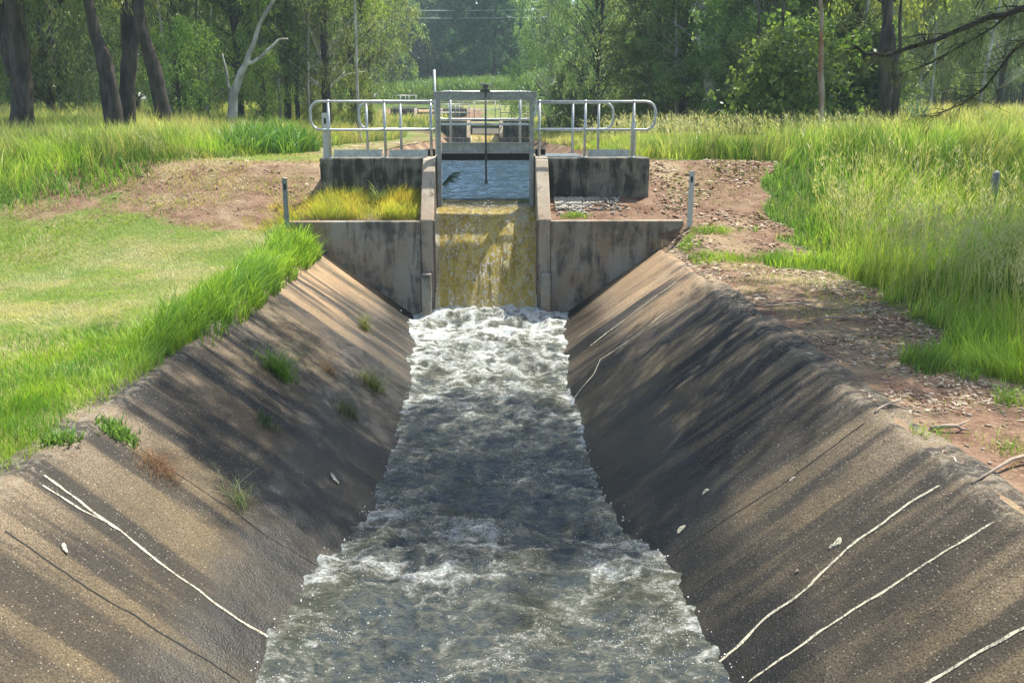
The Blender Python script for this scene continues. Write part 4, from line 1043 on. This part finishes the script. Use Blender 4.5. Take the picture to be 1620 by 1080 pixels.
tree('gum_tree', b, 'gumy', 'bark_mid', 'thick grey brown trunk behind the hanging branch on the right', scale=1.0, crown_off=(0, 1, 2.8),
     trunks=[([(0, 0, -.3)]+ptrunk([(1403, 185, 0), (1400, 130, 0), (1398, 80, 0), (1404, 30, 0), (1408, -40, 0), (1412, -160, 0)], 27, b), [.22, .19, .18, .16, .14, .12, .05]),
             (ptrunk([(1415, 185, -.1), (1418, 130, -.2), (1414, 80, -.2), (1410, 40, -.1)], 27, b), [.10, .10, .09, .07]),
             (ptrunk([(1412, 120, .1), (1425, 80, .2), (1422, 30, .3), (1430, -20, .3)], 27, b), [.06, .05, .05, .03])])
RT = [(870, 56, 'gum1', 'bark_pale', 'gum at the right edge of the cane field'), (940, 46, 'gum0', 'bark_mid', 'slim forked gum behind the right handrail'), (985, 52, 'bush0', 'bark_dark', 'leafy gum between the slim forked one and the dark bush'),
      (1035, 42, 'bush0', 'bark_dark', 'dense dark bushy tree behind the end of the right handrail'), (1075, 40, 'bush0', 'bark_dark', 'dense dark tree left of the big pale trunk'), (1165, 40, 'bush0', 'bark_dark', 'dark tree right of the big pale trunk'),
      (1195, 33, 'bush0', 'bark_dark', 'bushy tree behind the broad leaved shrub'), (1250, 35, 'bush0', 'bark_mid', 'bushy tree left of the thin white trunk'), (1340, 34, 'gumy', 'bark_mid', 'feathery tree right of the thin white trunk'),
      (1370, 44, 'gum1', 'bark_mid', 'gum behind the hanging branch tip'), (1450, 46, 'gum0', 'bark_pale', 'pale trunked gum beyond the agave'), (1485, 52, 'gum1', 'bark_mid', 'thin gum behind the right meadow'), (1530, 50, 'gumy', 'bark_mid', 'thin gum right of the agave on the far meadow'),
      (1575, 44, 'gum1', 'bark_dark', 'gum at the right border with drooping leaves'), (1620, 48, 'gum0', 'bark_dark', 'outermost gum on the right border'), (1010, 64, 'gum1', 'bark_mid', 'distant gum behind the leafy one'), (1130, 60, 'gum0', 'bark_mid', 'distant gum behind the pale trunk'),
      (1290, 58, 'gum1', 'bark_mid', 'distant gum behind the thin white trunk'), (1410, 66, 'gum0', 'bark_mid', 'distant gum behind the thick grey trunk'), (1550, 68, 'gum1', 'bark_mid', 'distant gum behind the far right meadow'), (1700, 52, 'gum1', 'bark_mid', 'gum just past the right border')]
for px, Y, pr, bk, lb in RT: tree('gum_tree', base(px, Y), pr, bk, lb, scale=R.uniform(.95, 1.15), tr=.13, crown_off=(0, 0, .6 if 'gum' in pr and px > 1400 else -.1))
for px, Y, s, lb in [(908, 50, .9, 'small rounded bright bush left of the slim forked gum'), (1330, 31, .8, 'bush at the foot of the thin white trunk'), (1380, 30, .75, 'bright bush left of the thick grey trunk'), (1500, 58, 1.0, 'bright green bush on the far right meadow'), (1590, 60, 1.0, 'green bush at the far right border'), (1195, 30, .7, 'low bush in front of the dark trees')]:
    tree('bush', base(px, Y), 'bush1', 'bark_mid', lb, 'bush', scale=s, tr=.05)
# broad-leaved shrub
PR['broad'] = make_crown(12, .3, 2.7, 1.45, 80, 4, 14, (.15, .11), .5, ((.06, .13, .03), (.20, .30, .08)))
tree('broad_leaved_shrub', base(1228, 26.5), 'broad', 'bark_mid', 'bright broad leaved shrub beside the thin white trunk', 'shrub', scale=1.1, tr=.05)
tree('broad_leaved_shrub', base(1268, 29), 'broad', 'bark_mid', 'second broad leaved shrub, taller, behind the thin white trunk', 'shrub', scale=1.3, tr=.05)
# agave
ag = tuft('agave', base(1452, 27), 44, .95, .085, ((.07, .13, .09), (.12, .19, .13)), 'blue green spiky agave beyond the right meadow', 'agave', .04, .75, .05, seg=3)
ag.location.z += .25
# post stump in the right meadow
b = base(1588, 14.5); m = MB(); m.tube([(0, 0, -.1), (.01, 0, .5), (0, .01, 1.06), (.03, 0, 1.10)], [.065, .06, .058, .03], 9)
o = m.build('fence_post', M['post_grey'], smooth=True); o.location = b; tag(o, 'weathered dark post standing in the seeding grass on the right', 'post')
# small pale hut far left
b = base(215, 70); hb = empty('small_hut', (b[0], b[1], b[2])); tag(hb, 'small pale roofed hut far off between the left trunks', 'hut')
MB().box(-1.1, 1.1, -.8, .8, -.3, 1.5).build('wall', M['pier'], hb, bevel=.02)
MB().hexa([(-1.4,-1.1,1.502),(1.4,-1.1,1.502),(1.4,1.1,1.502),(-1.4,1.1,1.502),(-1.4,-.1,2.0),(1.4,-.1,2.0),(1.4,.1,2.0),(-1.4,.1,2.0)]).build('roof', M['post_white'], hb)
MB().box(-.35, .35, -.83, -.801, -.2, 1.2).build('door', M['steel'], hb)

# --- she-oaks off to the right, one branch in view; leaning crowns added for shade
def oak(x, y, label, scale, off):
    b = (x, y, float(H(x, y)))
    tree('she_oak', b, 'oak', 'bark_dark', label, scale=scale, crown_off=off, trunks=[([(0, 0, -.3), (off[0]*.15, off[1]*.2, 3*scale), (off[0]*.6, off[1]*.6, 5*scale), (off[0], off[1], 9*scale)], [.2, .17, .13, .05])])
oak(8.4, 11.2, 'she-oak just outside the right border, its crown over the meadow edge', 1.0, (-.9, .2, .8))
oak(9.2, 12.6, 'she-oak behind the first one outside the right border, crown shifted over the channel to shade the slopes', 1.05, (-4.6, -.9, 1.2))
oak(11.4, 11.8, 'she-oak farthest right outside the border', 1.1, (-.6, 0, .6))
oak(10.3, 11.4, 'unseen she-oak leaning from the right, crown shifted across the channel to shade the left slope', .95, (-8.6, .3, 2.0))
def branch(label, pix, Ys, r0, needles, name='hanging_branch'):
    pts = [at_y(px, py, Y) for (px, py), Y in zip(pix, Ys)]; n = len(pts)
    o = empty(name, tuple(pts[0])); tag(o, label, 'branch')
    L = [p-pts[0] for p in pts]; rs = list(np.linspace(r0, r0*.3, n)); a, b_ = trunk_mesh(L, rs, seed=3)
    m = MB().tube(a, b_, 8); C = []; D = []
    for i in range(needles):
        t = R.uniform(.08, .98)*(n-1); k = int(t); p = L[k]*(1-(t-k))+L[k+1]*(t-k)
        tw = R.normal(0, 1, 3)*np.array([.25, .25, .12])+np.array([-.18, 0, -.10]); q = p+tw
        m.tube([p, (p+q)/2+np.array([0, 0, .03]), q], [.006, .004, .002], 4, False)
        nn = 26; tt = R.uniform(.2, 1, nn)[:, None]; C.append(p+tw*tt+R.normal(0, .02, (nn, 3))); D.append(R.normal(0, .45, (nn, 3))+np.array([-.25, 0, -1.]))
    m.build('wood', M['bark_dark'], o, True)
    if C:
        C = np.concatenate(C); D = np.concatenate(D); k = len(C)
        lm = leaf_mesh('needles', C, D, R.uniform(.10, .22, k), R.uniform(.003, .006, k), lerpc((.08, .10, .05), (.16, .17, .09), R.uniform(0, 1, k)))
        link('needles', lm, M['leaf'], o)
branch('long bare curving branch reaching in from the right border', [(1740, -25), (1620, 14), (1560, 30), (1515, 52), (1450, 72), (1400, 88), (1370, 86), (1352, 72)], [10.6, 10.8, 11, 11.1, 11.2, 11.3, 11.4, 11.5], .042, 34)
branch('thinner branch below the long curving one, upper right', [(1700, -30), (1600, 22), (1545, 60), (1480, 98), (1440, 112)], [11.2, 11.4, 11.6, 11.8, 12], .020, 40)
branch('drooping branch tip curving down to the meadow by the agave', [(1750, 20), (1640, 50), (1600, 85), (1560, 140), (1520, 165), (1470, 188)], [11, 11.2, 11.4, 11.7, 12, 12.3], .022, 46)

# --- far forest belt
fl = 'dark tree in the dense forest belt behind the cane field'
i = 0
for Y, x0, x1, stp in ((104, -75, 75, 6.2), (116, -85, 85, 6.5), (132, -95, 95, 7.5), (150, -110, 110, 9)):
    x = x0
    while x < x1:
        xx = x+R.normal(0, 1.2); yy = Y+R.normal(0, 2.5); gap = (Y == 104 and -11 < xx < 11)
        if not gap or i % 2 == 0:
            s = R.uniform(.9, 1.25)*(1+.0016*(Y-104)); pr = ('far0', 'far1')[i % 2]
            tree('forest_tree', (xx, yy, float(H(xx, yy))), pr, 'bark_dark', fl, scale=s, tr=.2, group='forest belt', crown_mat='forest')
        i += 1; x += stp*R.uniform(.8, 1.2)
sf = 'scattered tree standing beyond the meadow, before the forest belt'
for i, (px, Y) in enumerate([(-40, 74), (60, 78), (140, 72), (230, 80), (310, 76), (400, 74), (470, 80), (540, 86), (1090, 80), (1180, 76), (1260, 82), (1340, 78), (1430, 84), (1520, 90), (1620, 86), (1680, 76)]):
    tree('meadow_tree', base(px, Y), ('far0', 'far1')[i % 2], 'bark_mid', sf, scale=R.uniform(.7, .95), tr=.18, group='trees beyond the meadow', crown_mat='forest')
# power lines across the forest front
for z0, z1, lb in ((14.0, 14.9, 'upper thin power line crossing in front of the dark forest'), (13.2, 14.2, 'lower thin power line crossing in front of the dark forest')):
    pts = [(-40+80*k/16, 98, z0+(z1-z0)*k/16-1.2*math.sin(math.pi*k/16)) for k in range(17)]
    tag(MB().tube(pts, .035, 5).build('power_line', M['galv'], smooth=True), lb, 'power line')

# ------------------------------------------------------------------ light
sd = Vector((.32, .29, .902)).normalized(); SUN_EL = math.asin(sd.z)
az = math.atan2(sd.x, sd.y)
sl = bpy.data.lights.new('sun', 'SUN'); sl.energy = 4.8; sl.angle = math.radians(.53); sl.color = (1, .95, .86)
so = bpy.data.objects.new('sun', sl); COL.objects.link(so); so.rotation_euler = sd.to_track_quat('Z', 'Y').to_euler(); so.location = (20, 10, 30)
w = bpy.data.worlds.new('World'); sc.world = w; w.use_nodes = True; nt = w.node_tree; nt.nodes.clear()
sk = nt.nodes.new('ShaderNodeTexSky'); sk.sky_type = 'NISHITA'; sk.sun_disc = False; sk.sun_elevation = SUN_EL; sk.sun_rotation = az
sk.air_density = 1.0; sk.dust_density = 2.0; sk.ozone_density = 1.0
bg = nt.nodes.new('ShaderNodeBackground'); bg.inputs[1].default_value = .13; wo = nt.nodes.new('ShaderNodeOutputWorld')
nt.links.new(sk.outputs[0], bg.inputs[0]); nt.links.new(bg.outputs[0], wo.inputs[0])
sc.view_settings.view_transform = 'Standard'; sc.view_settings.look = 'None'; sc.view_settings.exposure = 1.2; sc.view_settings.gamma = 1
sc.cycles.max_bounces = 6; sc.cycles.diffuse_bounces = 3; sc.cycles.transparent_max_bounces = 4; sc.cycles.use_denoising = True

# ------------------------------------------------------------------ air
hz_ = MB().box(-1520, 1520, -320, 3020, -4.5, 42).build('haze', None); tag(hz_, kind='stuff')
hm = bpy.data.materials.new('haze air'); hm.use_nodes = True; ht = hm.node_tree; ht.nodes.clear()
pv = ht.nodes.new('ShaderNodeVolumePrincipled'); pv.inputs['Color'].default_value = (.70, .92, 1.0, 1); pv.inputs['Density'].default_value = .0008; pv.inputs['Anisotropy'].default_value = .25
ho = ht.nodes.new('ShaderNodeOutputMaterial'); ht.links.new(pv.outputs[0], ho.inputs['Volume']); hz_.data.materials.append(hm)
sc.cycles.volume_bounces = 0
